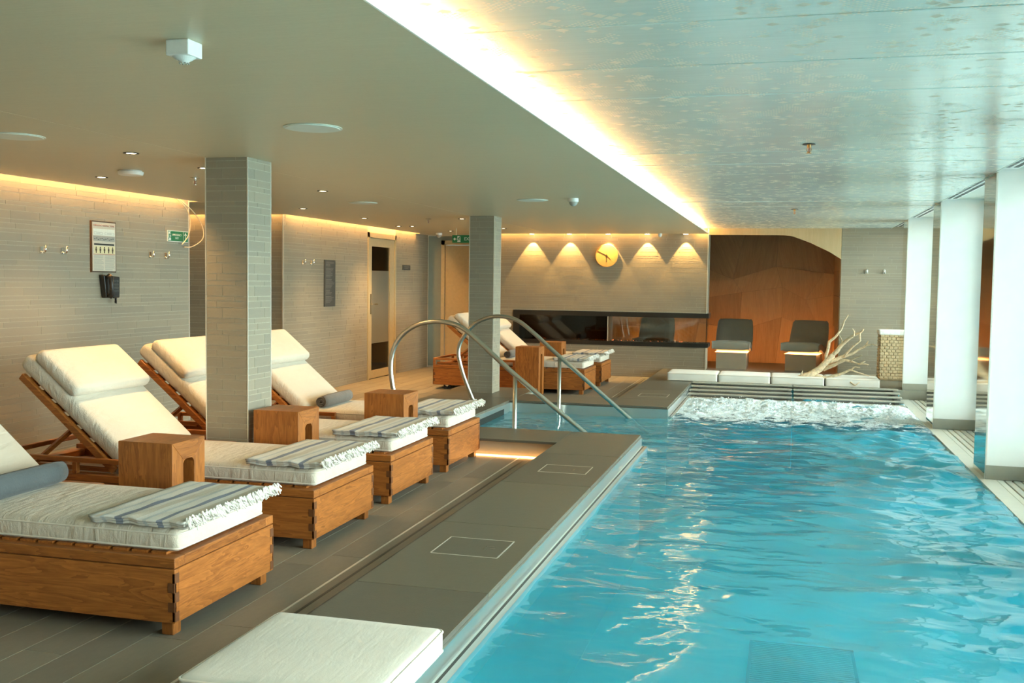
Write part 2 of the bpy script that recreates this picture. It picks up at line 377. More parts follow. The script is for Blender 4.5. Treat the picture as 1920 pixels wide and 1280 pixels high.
# raised pool deck: stone body with slabs on top
DZ = .14
body = MB(); body.box(-1.70, XP0, -2.6, 8.39, -1.35, DZ - .003); body.box(-3.74, -1.70, 7.80, 8.39, -1.35, DZ - .003)
body.box(-3.74, -2.8, 8.39, 11.65, -1.35, DZ - .003); body.box(-2.8, XP0, 10.41, 11.05, -1.35, DZ - .003); body.box(-1.70, XP0, 11.05, 15.15, -1.35, DZ - .003)
body.box(XP0, 2.0, 13.15, 15.15, -1.35, DZ - .003); body.box(XP0, 1.95, -2.6, 1.0, -1.35, DZ - .003)
deck = struct('pool_deck', body, 'plinth_stone')
def slab(x0, x1, y0, y1): bevel(MB().box(x0 + .002, x1 - .002, y0 + .002, y1 - .002, DZ - .022, DZ).build('deck_slab', 'deck_slab', deck), .002, 1)
ys = [-2.6, -1.73, -.61, .51, 1.63, 2.76, 3.88, 5.0, 6.13, 7.26, 8.39]
for a, b in zip(ys[:-1], ys[1:]): slab(-1.70, XP0 + .005, a, b)
slab(-2.75, -1.70, 7.77, 8.395); slab(-3.74, -2.75, 7.77, 8.395)
for a, b in ((8.39, 9.5), (9.5, 10.6), (10.6, 11.65)): slab(-3.74, -2.795, a, b)
slab(-2.795, -1.72, 10.39, 11.05); slab(-1.72, XP0 + .005, 10.39, 11.05)
for a, b in ((11.05, 12.1), (12.1, 13.2), (13.2, 14.2), (14.2, 15.15)): slab(-1.72, XP0 + .005, a, b)
for i in range(4): slab(XP0 + .005 + i * .765, XP0 + .005 + (i + 1) * .765, 13.2, 14.2); slab(XP0 + .005 + i * .765, XP0 + .005 + (i + 1) * .765, 14.2, 15.15)
for i in range(4): slab(XP0 + .005 + i * .765, XP0 + .005 + (i + 1) * .765, -.2, 1.02)
# lit riser under the kerb that faces the loungers
led = MB().box(-3.7, -1.75, 7.76, 7.785, .001, .012); tag(led.build('step_light_strip', 'step_led'), 'glowing orange light strip at the foot of the raised kerb', 'light strip')
# hatches in the deck
for n, (y0, y1) in enumerate(((4.39, 4.705), (6.52, 6.80), (11.30, 11.60))):
    h = empty('deck_hatch', (-1.393, (y0 + y1) / 2, DZ)); hw, hd = .163, (y1 - y0) / 2
    tag(h, ['flush deck hatch with steel outline nearer the loose cushion', 'flush deck hatch with steel outline nearer the lit pool kerb', 'flush deck hatch on the far side of the pool steps, near the slatted bench'][n], 'hatch', 'hatches let into the pool deck')
    fr = MB()
    for q in ((-hw, hw, -hd, -hd + .006), (-hw, hw, hd - .006, hd), (-hw, -hw + .006, -hd, hd), (hw - .006, hw, -hd, hd)): fr.box(*q, 0, .0015)
    fr.build('hatch_frame', 'trim_metal', h); MB().box(-hw + .006, hw - .006, -hd + .006, hd - .006, 0, .0006).build('hatch_lid', 'deck_slab', h)
    l = MB(); l.box(.055, .060, -.03, .03, .0006, .002); l.box(.055, .10, .025, .03, .0006, .002); l.box(.085, .11, -.012, -.004, .0006, .002); l.build('latch', 'chrome', h)
# pool basin
WZ = .022; PD = -.85
bas = MB(); bas.box(XP0 - .05, XP1 + .05, .95, 13.2, PD - .05, PD); bas.box(XP0 - .02, XP0 + .004, 1.0, 8.39, PD, .0); bas.box(XP0 - .02, XP0 + .004, 10.39, 13.2, PD, .0)
bas.box(XP1 - .004, XP1 + .02, 1.0, 13.2, PD, .0); bas.box(XP0, XP1, .98, 1.004, PD, .1); bas.box(XP0, XP1, 13.14, 13.2, PD, .1)
bas.box(-2.81, -2.796, 8.39, 10.41, PD, -.0); bas.box(-2.8, XP0, 10.385, 10.41, PD, .0); bas.box(-2.8, XP0, 8.386, 8.41, PD, .0); bas.box(-2.8, XP0, 8.39, 10.41, PD - .05, PD)
pool = struct('pool_basin', bas, 'pool_liner', 'turquoise lined swimming pool basin', 'pool')
stp = MB()
for i in range(5): stp.box(-2.79 + .32 * i, -2.79 + .32 * (i + 1), 8.41, 10.385, PD, -.15 - .2 * i)
stp.build('entry_steps', 'pool_liner', pool)
# steel side walls above the water
sd = MB()
for (y0, y1) in ((1.0, 8.392), (10.388, 13.15)):
    sd.box(XP0 + .002, XP0 + .012, y0, y1, .040, DZ - .022); sd.box(XP0 + .002, XP0 + .060, y0, y1, -.06, .046)
sd.box(-2.8, XP0 + .01, 10.378, 10.39, -.2, DZ - .024); sd.box(-2.8, XP0 + .004, 8.388, 8.40, -.2, DZ - .024); sd.box(-2.802, -2.79, 8.39, 10.39, -.2, DZ - .024)
sd.build('steel_gutter', 'pool_steel', pool)
for (y0, y1) in ((1.0, 8.39), (10.39, 13.1)):
    MB().box(XP0 + .022, XP0 + .034, y0, y1, .04, .0468).build('gutter_slot', 'black_metal', pool)
MB().box(-2.792, -2.786, 9.0, 10.14, .015, .075).build('skimmer_mouth', 'black_metal', pool)
MB().box(-.15, .47, 5.5, 6.45, PD, PD + .02).build('floor_dark_panel', 'plaque', pool)  # dark plate of the grille in the pool floor
for yy in [5.53 + .03 * i for i in range(30)]: MB().box(-.13, .45, yy, yy + .012, PD + .02, PD + .026).build('grille_bar', 'sign_grey', pool)
MB().box(-.10, .60, 11.5, 11.9, PD, PD + .02).build('floor_dark_panel', 'plaque', pool)  # plain dark sheet standing in for a dark reflection on the waves
# water surface
NX, NY = 100, 470; vs = []; fs = []
def wave(x, y):
    e = (.6 + 1.5 * max(0, min(1, (x + .2) / 1.4))) * (.55 + .75 * max(0, min(1, (y - 3) / 8)))
    h = .020 * noise.noise((x * 1.6, y * 2.2, 1)) + .015 * noise.noise((x * 3.3 + 5, y * 5.2, 3)) + .005 * noise.noise((x * 8, y * 11, 7)) * e
    q = max(0, min(1, (y - 11.3) / .8)); h += q * (.016 * noise.noise((x * 9, y * 12, 2)))
    h *= .35 + .65 * max(0, min(1, (1.38 - x) / .18))
    return h * e
X0w, X1w, Y0w, Y1w = XP0 + .004, XP1 - .002, 1.0, 13.14
for j in range(NY + 1):
    for i in range(NX + 1):
        x = X0w + (X1w - X0w) * i / NX; y = Y0w + (Y1w - Y0w) * j / NY; vs.append((x, y, WZ + wave(x, y)))
for j in range(NY):
    for i in range(NX): a = j * (NX + 1) + i; fs.append((a, a + 1, a + NX + 2, a + NX + 1))
mw = MB(); mw.add(vs, fs)
NX2, NY2 = 60, 72; v2 = []; f2 = []
for j in range(NY2 + 1):
    for i in range(NX2 + 1):
        x = -2.79 + (X0w + 2.79) * i / NX2; y = 8.402 + 1.974 * j / NY2; v2.append((x, y, WZ + wave(x, y) * .7))
for j in range(NY2):
    for i in range(NX2): a = j * (NX2 + 1) + i; f2.append((a, a + 1, a + NX2 + 2, a + NX2 + 1))
mw.add(v2, f2)
tag(mw.build('pool_water', 'water', None, True), 'clear rippling turquoise pool water', 'water', kind='stuff')
# churning foam at the far end
fm = MB(); NXf, NYf = 190, 190; vs = []; fs = []
def foam_h(x, y):
    edge = min(1, max(0, (y - 10.2 - .3 * noise.noise((x * 2.2, 3, 1))) / .9)) * min(1, max(0, (x + 1.08) / .12)) * min(1, max(0, (1.37 - x) / .1))
    tb = abs(noise.noise((x * 4, y * 4, 1))) + .6 * abs(noise.noise((x * 10, y * 10, 4))) + .4 * abs(noise.noise((x * 24, y * 24, 9))) + .25 * abs(noise.noise((x * 50, y * 50, 2)))
    return .016 + edge * (.004 + .05 * tb) * max(0, min(1, (12.24 - y) / .2))
for j in range(NYf + 1):
    for i in range(NXf + 1):
        x = -1.075 + 2.455 * i / NXf; y = 9.5 + 2.68 * j / NYf; vs.append((x, y, WZ + foam_h(x, y)))
for j in range(NYf):
    for i in range(NXf): a = j * (NXf + 1) + i; fs.append((a, a + 1, a + NXf + 2, a + NXf + 1))
fm.add(vs, fs)
tag(fm.build('pool_foam', 'foam', None, True), 'white churning foam of the bubbling water in front of the slatted bench', 'foam', kind='stuff')
dr = MB()
for i in range(700):
    x = random.uniform(-1.05, 1.35); y = random.uniform(10.8, 12.12)
    z = WZ + foam_h(x, y) + abs(random.gauss(0, .016)); rr = random.uniform(.002, .006)
    dr.add([(x + rr, y, z), (x - rr, y, z), (x, y + rr, z), (x, y - rr, z), (x, y, z + rr * 1.6), (x, y, z - rr)], [(0, 2, 4), (2, 1, 4), (1, 3, 4), (3, 0, 4), (2, 0, 5), (1, 2, 5), (3, 1, 5), (0, 3, 5)])
tag(dr.build('spray_droplets', 'droplet', None, True), 'tiny splashing droplets above the white foam', 'spray', kind='stuff')
# ---------------- walls with strip tiles
ROWS = [.030, .044, .064, .043, .031, .064, .029, .042, .064, .031, .042, .029, .064]
def tile_rows(z1):
    z = z1; i = 0; out = []
    while z > .004:
        h = ROWS[i % len(ROWS)]; out.append((max(z - h, 0), z, i)); z -= h; i += 1
    return out
J = .0022
def tile_plane(parent, axis, pos, sgn, a0, a1, z0, z1, lens, indiv=lambda a, b, n: True, maxn=300, t=.0016):
    """strip tiles on the plane axis=pos, running a0..a1 in the other horizontal direction"""
    far = MB(); n = 0
    for (lo, hi, i) in tile_rows(z1):
        if lo < z0: continue
        a = a0 - random.random() * lens[i % len(lens)] if a1 - a0 > .5 else a0
        k = i
        while a < a1:
            L = lens[k % len(lens)] * (random.uniform(.8, 1.25) if a1 - a0 > .5 else 1); k += 1
            b0, b1 = max(a, a0), min(a + L, a1)
            if a1 - (a + L) < .03: b1 = a1; L = a1 - a + 1e-6
            a += L
            if b1 - b0 < .012: continue
            p0, p1 = (pos, pos + sgn * t) if sgn > 0 else (pos - t, pos)
            bb = (p0, p1, b0 + J, b1 - J, lo + J, hi - J) if axis == 0 else (b0 + J, b1 - J, p0, p1, lo + J, hi - J)
            if n < maxn and indiv(b0, b1, lo): piece('tile', 'wall_tile', parent, *bb); n += 1
            else: far.box(*bb)
    if far.v: tag(far.build('tile_field', 'wall_tile', parent), kind='stuff')
WL = [.38, .46, .30, .52, .42, .34, .48]
wl = struct('wall_left', MB().box(-5.9, XW - .0016, -2.6, 8.74, -.1, 2.45), 'grout')
tile_plane(wl, 0, XW - .0016, 1, -2.6, 8.74, 0, ZC + .10, WL, lambda a, b, z: b > 6.25)
struct('trim_3', MB().box(XW - .012, XW + .004, 8.738, 8.75, 0, ZC + .1), 'trim_metal')
wl2 = MB().box(-7.6, XW - .0016, 10.674, 16.2, -.1, 2.45)
# opening for the glass door
wl2 = MB(); wl2.box(-7.6, XW - .0016, 10.674, 13.13, -.1, 2.45); wl2.box(-7.6, XW - .0016, 14.18, 15.60, -.1, 2.45); wl2.box(-7.6, XW - .0016, 13.13, 14.18, 2.06, 2.45)
wl2 = struct('wall_left_2', wl2, 'grout')
tile_plane(wl2, 0, XW - .0016, 1, 10.674, 13.13, 0, ZC + .10, WL, lambda a, b, z: True, 260)
tile_plane(wl2, 0, XW - .0016, 1, 14.18, 15.60, 0, ZC + .10, WL, lambda a, b, z: False)
tile_plane(wl2, 1, 10.674, -1, -7.5, XW, 0, ZC + .10, WL, lambda a, b, z: False)
struct('trim_4', MB().box(XW - .012, XW + .005, 10.662, 10.676, 0, ZC + .1), 'trim_metal'); struct('trim_5', MB().box(XW - .012, XW + .005, 15.596, 15.61, 0, ZC + .1), 'trim_metal')
struct('wall_corridor', MB().box(-7.7, -7.5, 8.0, 11.0, -.1, 2.45), 'render_wall')
struct('wall_corridor_2', MB().box(-7.6, -5.9, 8.5, 8.74, -.1, 2.45), 'render_wall')
# steam room behind the glass door
sr = MB(); sr.box(-7.6, -7.55, 12.9, 14.5, -.1, 2.45); sr.box(-7.6, -5.75, 13.0, 13.1, -.1, 2.45); sr.box(-7.6, -5.75, 14.2, 14.3, -.1, 2.45)
# door wall at the back left
wb = MB(); wb.box(-5.9, -5.47, 15.9, 16.1, -.1, 2.45); wb.box(-4.40, -4.1, 15.9, 16.1, -.1, 2.45); wb.box(-5.47, -4.40, 15.9, 16.1, 2.06, 2.45); wb.box(-4.55, -4.5, YB, 15.9, -.1, 2.45)
wb = struct('wall_back_2', wb, 'plinth_stone')
# clock wall with the through-glass fireplace
FX0, FX1 = -4.035, -1.093; FZ0, FZ1 = .465, .970
bw = MB(); bw.box(-4.5, FX1 - .0016, YB + .0016, YB + .40, FZ1, 2.45); bw.box(-4.5, FX1 - .0016, YB + .0016, YB + .40, -.1, FZ0); bw.box(-4.5, FX0, YB + .0016, YB + .40, FZ0, FZ1)
bw = struct('wall_back', bw, 'grout')
for (xa, xb, za, zb) in ((-4.5, FX1, FZ1, ZC + .08), (-4.5, FX1, 0, FZ0), (-4.5, FX0, FZ0, FZ1)):
    tile_plane(bw, 1, YB + .0016, -1, xa, xb, za, zb, WL, lambda a, b, z: False)
tile_plane(bw, 0, FX1 - .0016, 1, YB, YB + .4, FZ1, ZC + .08, WL, lambda a, b, z: False)
struct('trim_6', MB().box(FX1 - .010, FX1 + .005, YB - .005, YB + .01, FZ1, ZC + .08).box(FX1 - .010, FX1 + .005, YB - .005, YB + .01, .14, FZ0), 'trim_metal')
# right-hand tile wall and the light fascia over the alcove
wr = struct('wall_back_3', MB().box(.766, 2.0, YB + .0016, YB + .3, -.1, 2.45), 'grout')
tile_plane(wr, 1, YB + .0016, -1, .768, 1.86, .14, 2.30, WL, lambda a, b, z: False)
fas = MB(); top = [(-1.09, 2.30), (.764, 2.30), (.764, 1.779), (.602, 1.883), (.35, 2.005), (.083, 2.105), (0, 2.117), (-1.09, 2.123)]
fas.prism(top, 1, YB, YB + .04)
struct('wall_fascia', fas, 'oak_light', 'pale oak fascia with curved lower edge above the dark alcove', 'fascia')
# alcove shell lined with dark veneer shards
al = MB(); al.box(-2.9, .95, 16.95, 17.1, -.1, 2.45); al.box(.764, .95, YB + .3, 17.0, -.1, 2.45); al.box(-2.95, -2.80, YB + .4, 17.0, -.1, 2.45); al.box(-2.9, .9, YB + .045, 17.0, 2.25, 2.45)
al = struct('wall_alcove', al, 'brown_dark')
struct('floor_alcove', MB().box(-1.088, .762, YB + .002, 17.0, -.1, .14).box(-2.9, -1.088, YB + .41, 17.0, -.1, .14), 'floor_plank')
cols = [-2.8, -2.1, -1.45, -.75, -.1, .45, .764]; zs = [.14, .78, 1.25, 1.62, 2.25]
rng = random.Random(3); P = {}
for i in range(len(cols)):
    for j in range(len(zs)):
        dx = 0 if i in (0, len(cols) - 1) else rng.uniform(-.16, .16); dz = 0 if j in (0, len(zs) - 1) else rng.uniform(-.14, .14); P[i, j] = (cols[i] + dx, zs[j] + dz)
for i in range(len(cols) - 1):
    for j in range(len(zs) - 1):
        q = [P[i, j], P[i + 1, j], P[i + 1, j + 1], P[i, j + 1]]; cx = sum(p[0] for p in q) / 4; cz = sum(p[1] for p in q) / 4
        ang = rng.uniform(-.5, .5) * (j / 3); R = Matrix.Rotation(ang, 4, 'Y'); Ri = R.inverted(); d = rng.uniform(.03, .05)
        mb = MB(); pl = []
        for p in q: vv = Ri @ Vector((p[0] - cx, 0, p[1] - cz)); pl.append((vv.x * .996, vv.z * .996))
        mb.prism(pl, 1, -d, .0); o = mb.build('veneer_panel', 'veneer_dark', al); o.matrix_local = Matrix.Translation((cx, 16.95, cz)) @ R
for (xx, sg) in ((.764, -1),):
    for j in range(4): MB().box(xx - .01, xx, YB + .05, 16.94, zs[j] + .003, zs[j + 1] - .003).build('veneer_panel', 'veneer_dark', al)
# remaining shell: wall behind the camera, window wall, roof
struct('wall_front', MB().box(-7.7, 2.0, -2.75, -2.6, -.1, 2.5), 'render_wall')
struct('wall_outer', MB().box(-7.8, -7.6, -2.7, 16.3, -.1, 2.5).box(-7.7, 2.1, 17.1, 17.2, -.1, 2.5), 'concrete')
struct('ceiling_slab', MB().box(-7.8, 2.1, -2.75, 17.2, 2.46, 2.6), 'concrete')
# lower ceiling: two long foil panels, open slots for coves at the walls
cl = struct('ceiling', MB().box(-5.48, -1.16, -2.6, 14.98, ZC + .012, ZC + .022), 'concrete')
bounds = [-2.6, 0.4, 3.4, 6.4, 9.4, 12.4, 15.03]
MB().box(-5.50, -3.412, -2.6, 15.03, ZC, ZC + .012).build('ceiling_panel', 'ceiling_foil', cl)
MB().box(-3.408, -1.087, -2.6, 15.03, ZC, ZC + .012).build('ceiling_panel', 'ceiling_foil', cl)
MB().box(-7.5, -5.505, 8.75, 10.56, ZC, ZC + .012).build('ceiling_panel', 'ceiling_foil', cl)
MB().box(-5.9, -4.4, 15.03, 15.85, ZC, ZC + .012).build('ceiling_panel', 'ceiling_foil', cl)
MB().box(-1.0868, -1.080, -2.6, 15.10, ZC - .001, ZC + .020).build('edge_trim', 'white_plastic', cl)
MB().box(-5.505, -5.495, -2.6, 8.74, ZC - .001, ZC + .03).box(-5.505, -5.495, 10.56, 15.5, ZC - .001, ZC + .03).build('edge_trim', 'white_plastic', cl)
# cove back boards
cv = MB(); cv.box(-1.34, -1.33, -2.6, 15.1, ZC + .02, 2.46); cv.box(-5.9, -5.40, -2.6, 8.74, 2.26, 2.27); cv.box(-7.6, -5.40, 10.56, 15.6, 2.26, 2.27); cv.box(-4.5, -1.2, 14.9, 15.2, 2.26, 2.27)
struct('ceiling_cove', cv, 'white_panel')
# light strips hidden in the coves
def strip(name, mb, mat, label, group='warm light strips in the ceiling coves'): return tag(mb.build(name, mat), label, 'light strip', group)
strip('led_strip', MB().box(-1.20, -1.15, -2.6, 15.05, ZC + .024, ZC + .030), 'led_warm', 'long warm light strip hidden above the pool-side ceiling edge')
strip('led_strip', MB().box(XW + .012, XW + .05, -2.6, 8.70, 2.235, 2.25), 'cove_warm', 'warm light strip grazing the tiled wall with the telephone')
strip('led_strip', MB().box(XW + .012, XW + .05, 10.70, 15.55, 2.235, 2.25), 'cove_warm', 'warm light strip grazing the tiled wall with the glass door')
strip('led_strip', MB().box(-7.4, XW - .02, 10.615, 10.65, 2.235, 2.25), 'cove_warm', 'warm light strip over the side passage')
strip('led_strip', MB().box(-4.45, -1.85, YB - .05, YB - .02, 2.235, 2.25), 'cove_warm', 'warm light strip above the clock wall')
# upper ceiling over the pool: perforated foil panels
cu = struct('ceiling_upper', MB().box(-1.33, 1.42, -2.6, 15.72, ZU + .014, ZU + .03), 'concrete')
y = 3.245 - .6425 * 9
while y < 15.6:
    y1 = min(y + .6425, 15.7); o = bevel(MB().box(-1.33, 1.415, -.319, .319, 0, .014).build('ceiling_panel', 'perforated', cu), .004, 2); o.location = (0, (y + y1) / 2, ZU); o.rotation_euler = (random.uniform(-.005, .005), 0, 0); o.scale = (1, (y1 - y) / .6425, 1); y = y1
# soffit and air slots above the windows
struct('ceiling_soffit', MB().box(1.42, 2.0, -2.6, 15.2, 2.245, 2.30).box(1.415, 1.425, -2.6, 15.2, ZU, 2.26), 'soffit')
for n, (a, b) in enumerate(BAYS):
    if n < 3: continue
    g = empty('air_slot', (0, 0, 0)); tag(g, 'black-dashed ceiling air grille ' + ['in front of the pillar with the widest white face', 'between the two big mirrored pillars', 'between the foam-side pillar and the basket-side pillar', 'above the wicker basket'][n - 3], 'air grille', 'air slots above the windows')
    MB().box(1.44, 1.56, a, b, 2.236, 2.246).build('grille_body', 'white_plastic', g)
    dm = MB(); yy = a + .05
    while yy < b - .1: dm.box(1.455, 1.485, yy, yy + .14, 2.2335, 2.2365); dm.box(1.51, 1.54, yy, yy + .14, 2.2335, 2.2365); yy += .17
    dm.build('slot', 'black_metal', g)
# right side: ledge, pillars, windows
lg = struct('pool_ledge', MB().box(XP1, 2.0, .9, 13.15, -1.3, -.02).box(1.50, 1.84, .9, 5.68, -.02, .03).box(XP1, 1.50, .9, 13.15, -.02, .03).box(1.84, 2.0, .9, 13.15, -.02, .03), 'ledge_stone')
PY = [(-.0, .45), (2.6, 3.05), (5.23, 5.68), (7.87, 8.32), (10.525, 11.02), (13.21, 13.68)]
plab = ['', '', '', 'white pillar with the widest white face and a mirrored steel side', 'white pillar with mirrored steel side beside the foaming water', 'white pillar with steel side next to the wicker basket']
for n, (a, b) in enumerate(PY):
    zb = .03 if n < 5 else .12
    p = empty('window_pillar', (1.43, a, zb)); tag(p, plab[n] or 'white window pillar beside the open pool, away from the foam', 'pillar', 'window pillars' if n < 3 else None, kind='structure')
    MB().box(.006, .44, 0, b - a, .10, 2.245 - zb).build('white_cladding', 'white_panel', p)
    MB().box(-.002, .006, .004, b - a - .004, .0, 2.215 - zb).build('mirror_panel', 'mirror_steel', p)
    MB().box(.0, .44, -.012, b - a + .012, 0, .10).build('plinth', 'plinth_stone', p)
    MB().box(-.004, .008, -.004, .004, .0, 2.215 - zb).build('corner_trim', 'trim_metal', p)
for n, (a, b) in enumerate(BAYS):
    wn = empty('window_%d' % (n + 1), (1.86, a, .03)); tag(wn, kind='structure'); L = b - a
    MB().box(-.02, .10, 0, L, 0, .10).build('sill_plinth', 'plinth_stone', wn)
    fr = MB(); fr.box(0, .05, 0, .05, .10, 2.2); fr.box(0, .05, L - .05, L, .10, 2.2); fr.box(0, .05, 0, L, .10, .15); fr.box(0, .05, 0, L, 2.13, 2.22)
    fr.build('window_frame', 'white_panel', wn); MB().box(.02, .03, .05, L - .05, .15, 2.13).build('pane', 'clear_glass', wn)
wm = MB()
prev = -2.75
for a, b in BAYS + [(15.15, 15.3)]:
    if a > prev: wm.box(1.88, 2.0, prev, a, -.1, 2.46)
    prev = b
wm.box(1.88, 2.0, -2.75, 15.3, 2.2, 2.46); wm.box(1.88, 2.0, -2.75, 15.3, -.3, .05)
struct('wall_right', wm, 'white_panel')
# slatted gratings on the ledge
glab = {3: 'slatted overflow grating in front of the pillar with the widest white face', 4: 'slatted overflow grating between the two big mirrored pillars', 5: 'slatted overflow grating beside the foaming water'}
for n, (a, b) in enumerate(BAYS):
    if n not in (3, 4, 5): continue
    g = empty('overflow_grating', (1.50, a, -.02)); tag(g, glab[n], 'grating', 'gratings along the window ledge')
    yb = min(b, 13.12)
    MB().box(0, .34, 0, yb - a, 0, .012).build('tray', 'black_metal', g)
    for i in range(6): bevel(MB().box(.004 + i * .056, .050 + i * .056, 0, yb - a, .012, .048).build('slat', 'ledge_stone', g), .003, 1)

# ---------------- tiled columns
def column(y0, zbase, label):
    c = empty('tiled_column', (-3.445, y0, zbase)); tag(c, label, 'column', kind='structure')
    hgt = ZC - zbase + .01; MB().box(.0016, .2884, .0016, .2884, 0, hgt).build('core', 'grout', c)
    seq = [(.207,), (.079,), (.118,), (.079,), (.207,), (.118,), (.202,), (.079,), (.118,), (.20,), (.08,), (.118,), (.16,)]
    for (lo, hi, i) in tile_rows(hgt):
        cut = seq[i % len(seq)][0]
        for (a, b) in ((.007, cut), (cut, .283)):
            piece('tile', 'wall_tile', c, a + J, b - J, 0, .0016, lo + J, hi - J)
        cut = seq[(i + 5) % len(seq)][0]
        for (a, b) in ((.007, cut), (cut, .283)):
            piece('tile', 'wall_tile', c, .2884, .290, a + J, b - J, lo + J, hi - J)
    bk = MB()
    for (lo, hi, i) in tile_rows(hgt): bk.box(0, .0016, .007, .283, lo + J, hi - J); bk.box(.007, .283, .2884, .290, lo + J, hi - J)
    tag(bk.build('tile_field', 'wall_tile', c), kind='stuff')
    e = MB()
    for (x, y) in ((0, 0), (.290, 0), (0, .290), (.290, .290)): e.box(x - .0055 if x else -.001, x + .001 if x else .0055, y - .0055 if y else -.001, y + .001 if y else .0055, 0, hgt)
    e.build('corner_trim', 'trim_metal', c); return c
column(5.56, 0, 'tiled square column standing between the sun loungers'); column(10.97, DZ, 'tiled square column standing on the kerb beside the pool steps')

# ---------------- doors
d1 = empty('door_1', (XW, 13.13, 0)); tag(d1, 'narrow cream framed glass door with frosted middle in the tiled wall', 'door', kind='structure')
W = 1.05
fr = MB(); fr.box(-.06, .012, 0, .05, 0, 2.06); fr.box(-.06, .012, W - .05, W, 0, 2.06); fr.box(-.06, .012, 0, W, 1.99, 2.06); fr.build('door_frame', 'cream_metal', d1)
lf = MB(); lf.box(-.05, .0, .055, .15, .01, 1.985); lf.box(-.05, .0, W - .22, W - .055, .01, 1.985); lf.box(-.05, .0, .15, W - .22, .01, .12); lf.box(-.05, .0, .15, W - .22, 1.87, 1.985)
lf = lf.build('door_leaf', 'cream_metal', d1)
MB().box(-.03, -.02, .15, W - .22, .12, .50).build('pane', 'smoked_glass', lf); MB().box(-.03, -.02, .15, W - .22, 1.53, 1.87).build('pane', 'smoked_glass', lf); MB().box(-.03, -.02, .15, W - .22, .50, 1.53).build('frosted_pane', 'frosted_glass', lf)
hd = MB().box(0, .008, .085, .12, .92, 1.20); hd.tube([(.004, .10, 1.06), (.06, .10, 1.06), (.06, .22, 1.06)], .010); hd.build('door_handle', 'chrome', lf)
struct('wall_sauna', sr, 'veneer_dark')
d2 = empty('door_2', (-5.47, 15.9, 0)); tag(d2, 'plain cream door in the back corner under the hanging exit sign', 'door', kind='structure')
fr = MB(); fr.box(0, .06, -.02, .05, 0, 2.06); fr.box(1.01, 1.07, -.02, .05, 0, 2.06); fr.box(0, 1.07, -.02, .05, 1.99, 2.06); fr.build('door_frame', 'cream_door', d2)
lf = MB().box(.07, 1.0, .0, .04, .01, 1.98).build('door_leaf', 'cream_door', d2); MB().box(.09, .98, -.004, .0, .03, 1.96).build('door_panel', 'cream_door', lf)
MB().box(.62, .66, -.008, .0, 1.35, 1.55).build('door_plate', 'black_plastic', lf)

# ---------------- fireplace
fp = empty('glass_fireplace', (FX0, YB, FZ0)); tag(fp, 'long black framed glass fireplace let into the clock wall', 'fireplace')
L = FX1 - FX0; Hh = FZ1 - FZ0
fr = MB(); fr.box(0, L + .03, -.012, .39, 0, .062); fr.box(0, L + .03, -.012, .39, Hh - .072, Hh); fr.box(0, .10, -.012, .39, .062, Hh - .072); fr.build('frame', 'black_metal', fp)
MB().box(.10, 1.475, .33, .39, .062, Hh - .072).build('back_panel', 'black_metal', fp)
MB().box(1.47, 1.486, .0, .39, .062, Hh - .072).build('divider', 'trim_metal', fp)
MB().box(.10, 1.47, -.004, .002, .062, Hh - .072).build('front_pane', 'smoked_glass', fp); MB().box(1.486, L - .004, -.004, .002, .062, Hh - .072).build('front_pane', 'clear_glass', fp)
MB().box(1.486, L - .004, .38, .386, .062, Hh - .072).build('rear_pane', 'clear_glass', fp); MB().box(L - .004, L + .002, .0, .386, .062, Hh - .072).build('end_pane', 'clear_glass', fp)
eb = MB()
for i in range(150):
    x = random.uniform(.14, L - .06); y = random.uniform(.08, .3); s_ = random.uniform(.006, .016)
    eb.add([(x + s_, y, .062), (x - s_ * .6, y + s_, .062), (x - s_ * .6, y - s_, .062), (x, y, .062 + s_)], [(0, 1, 3), (1, 2, 3), (2, 0, 3)])
tag(eb.build('ember_bed', 'brown_dark', fp), kind='stuff')
eg = MB()
for i in range(36):
    x = random.uniform(.3, L - .3); y = random.uniform(.12, .26); s_ = random.uniform(.004, .009)
    eg.add([(x + s_, y, .066), (x - s_ * .6, y + s_, .066), (x - s_ * .6, y - s_, .066), (x, y, .066 + s_ * 1.6)], [(0, 1, 3), (1, 2, 3), (2, 0, 3)])
tag(eg.build('glowing_embers', 'ember', fp), kind='stuff')

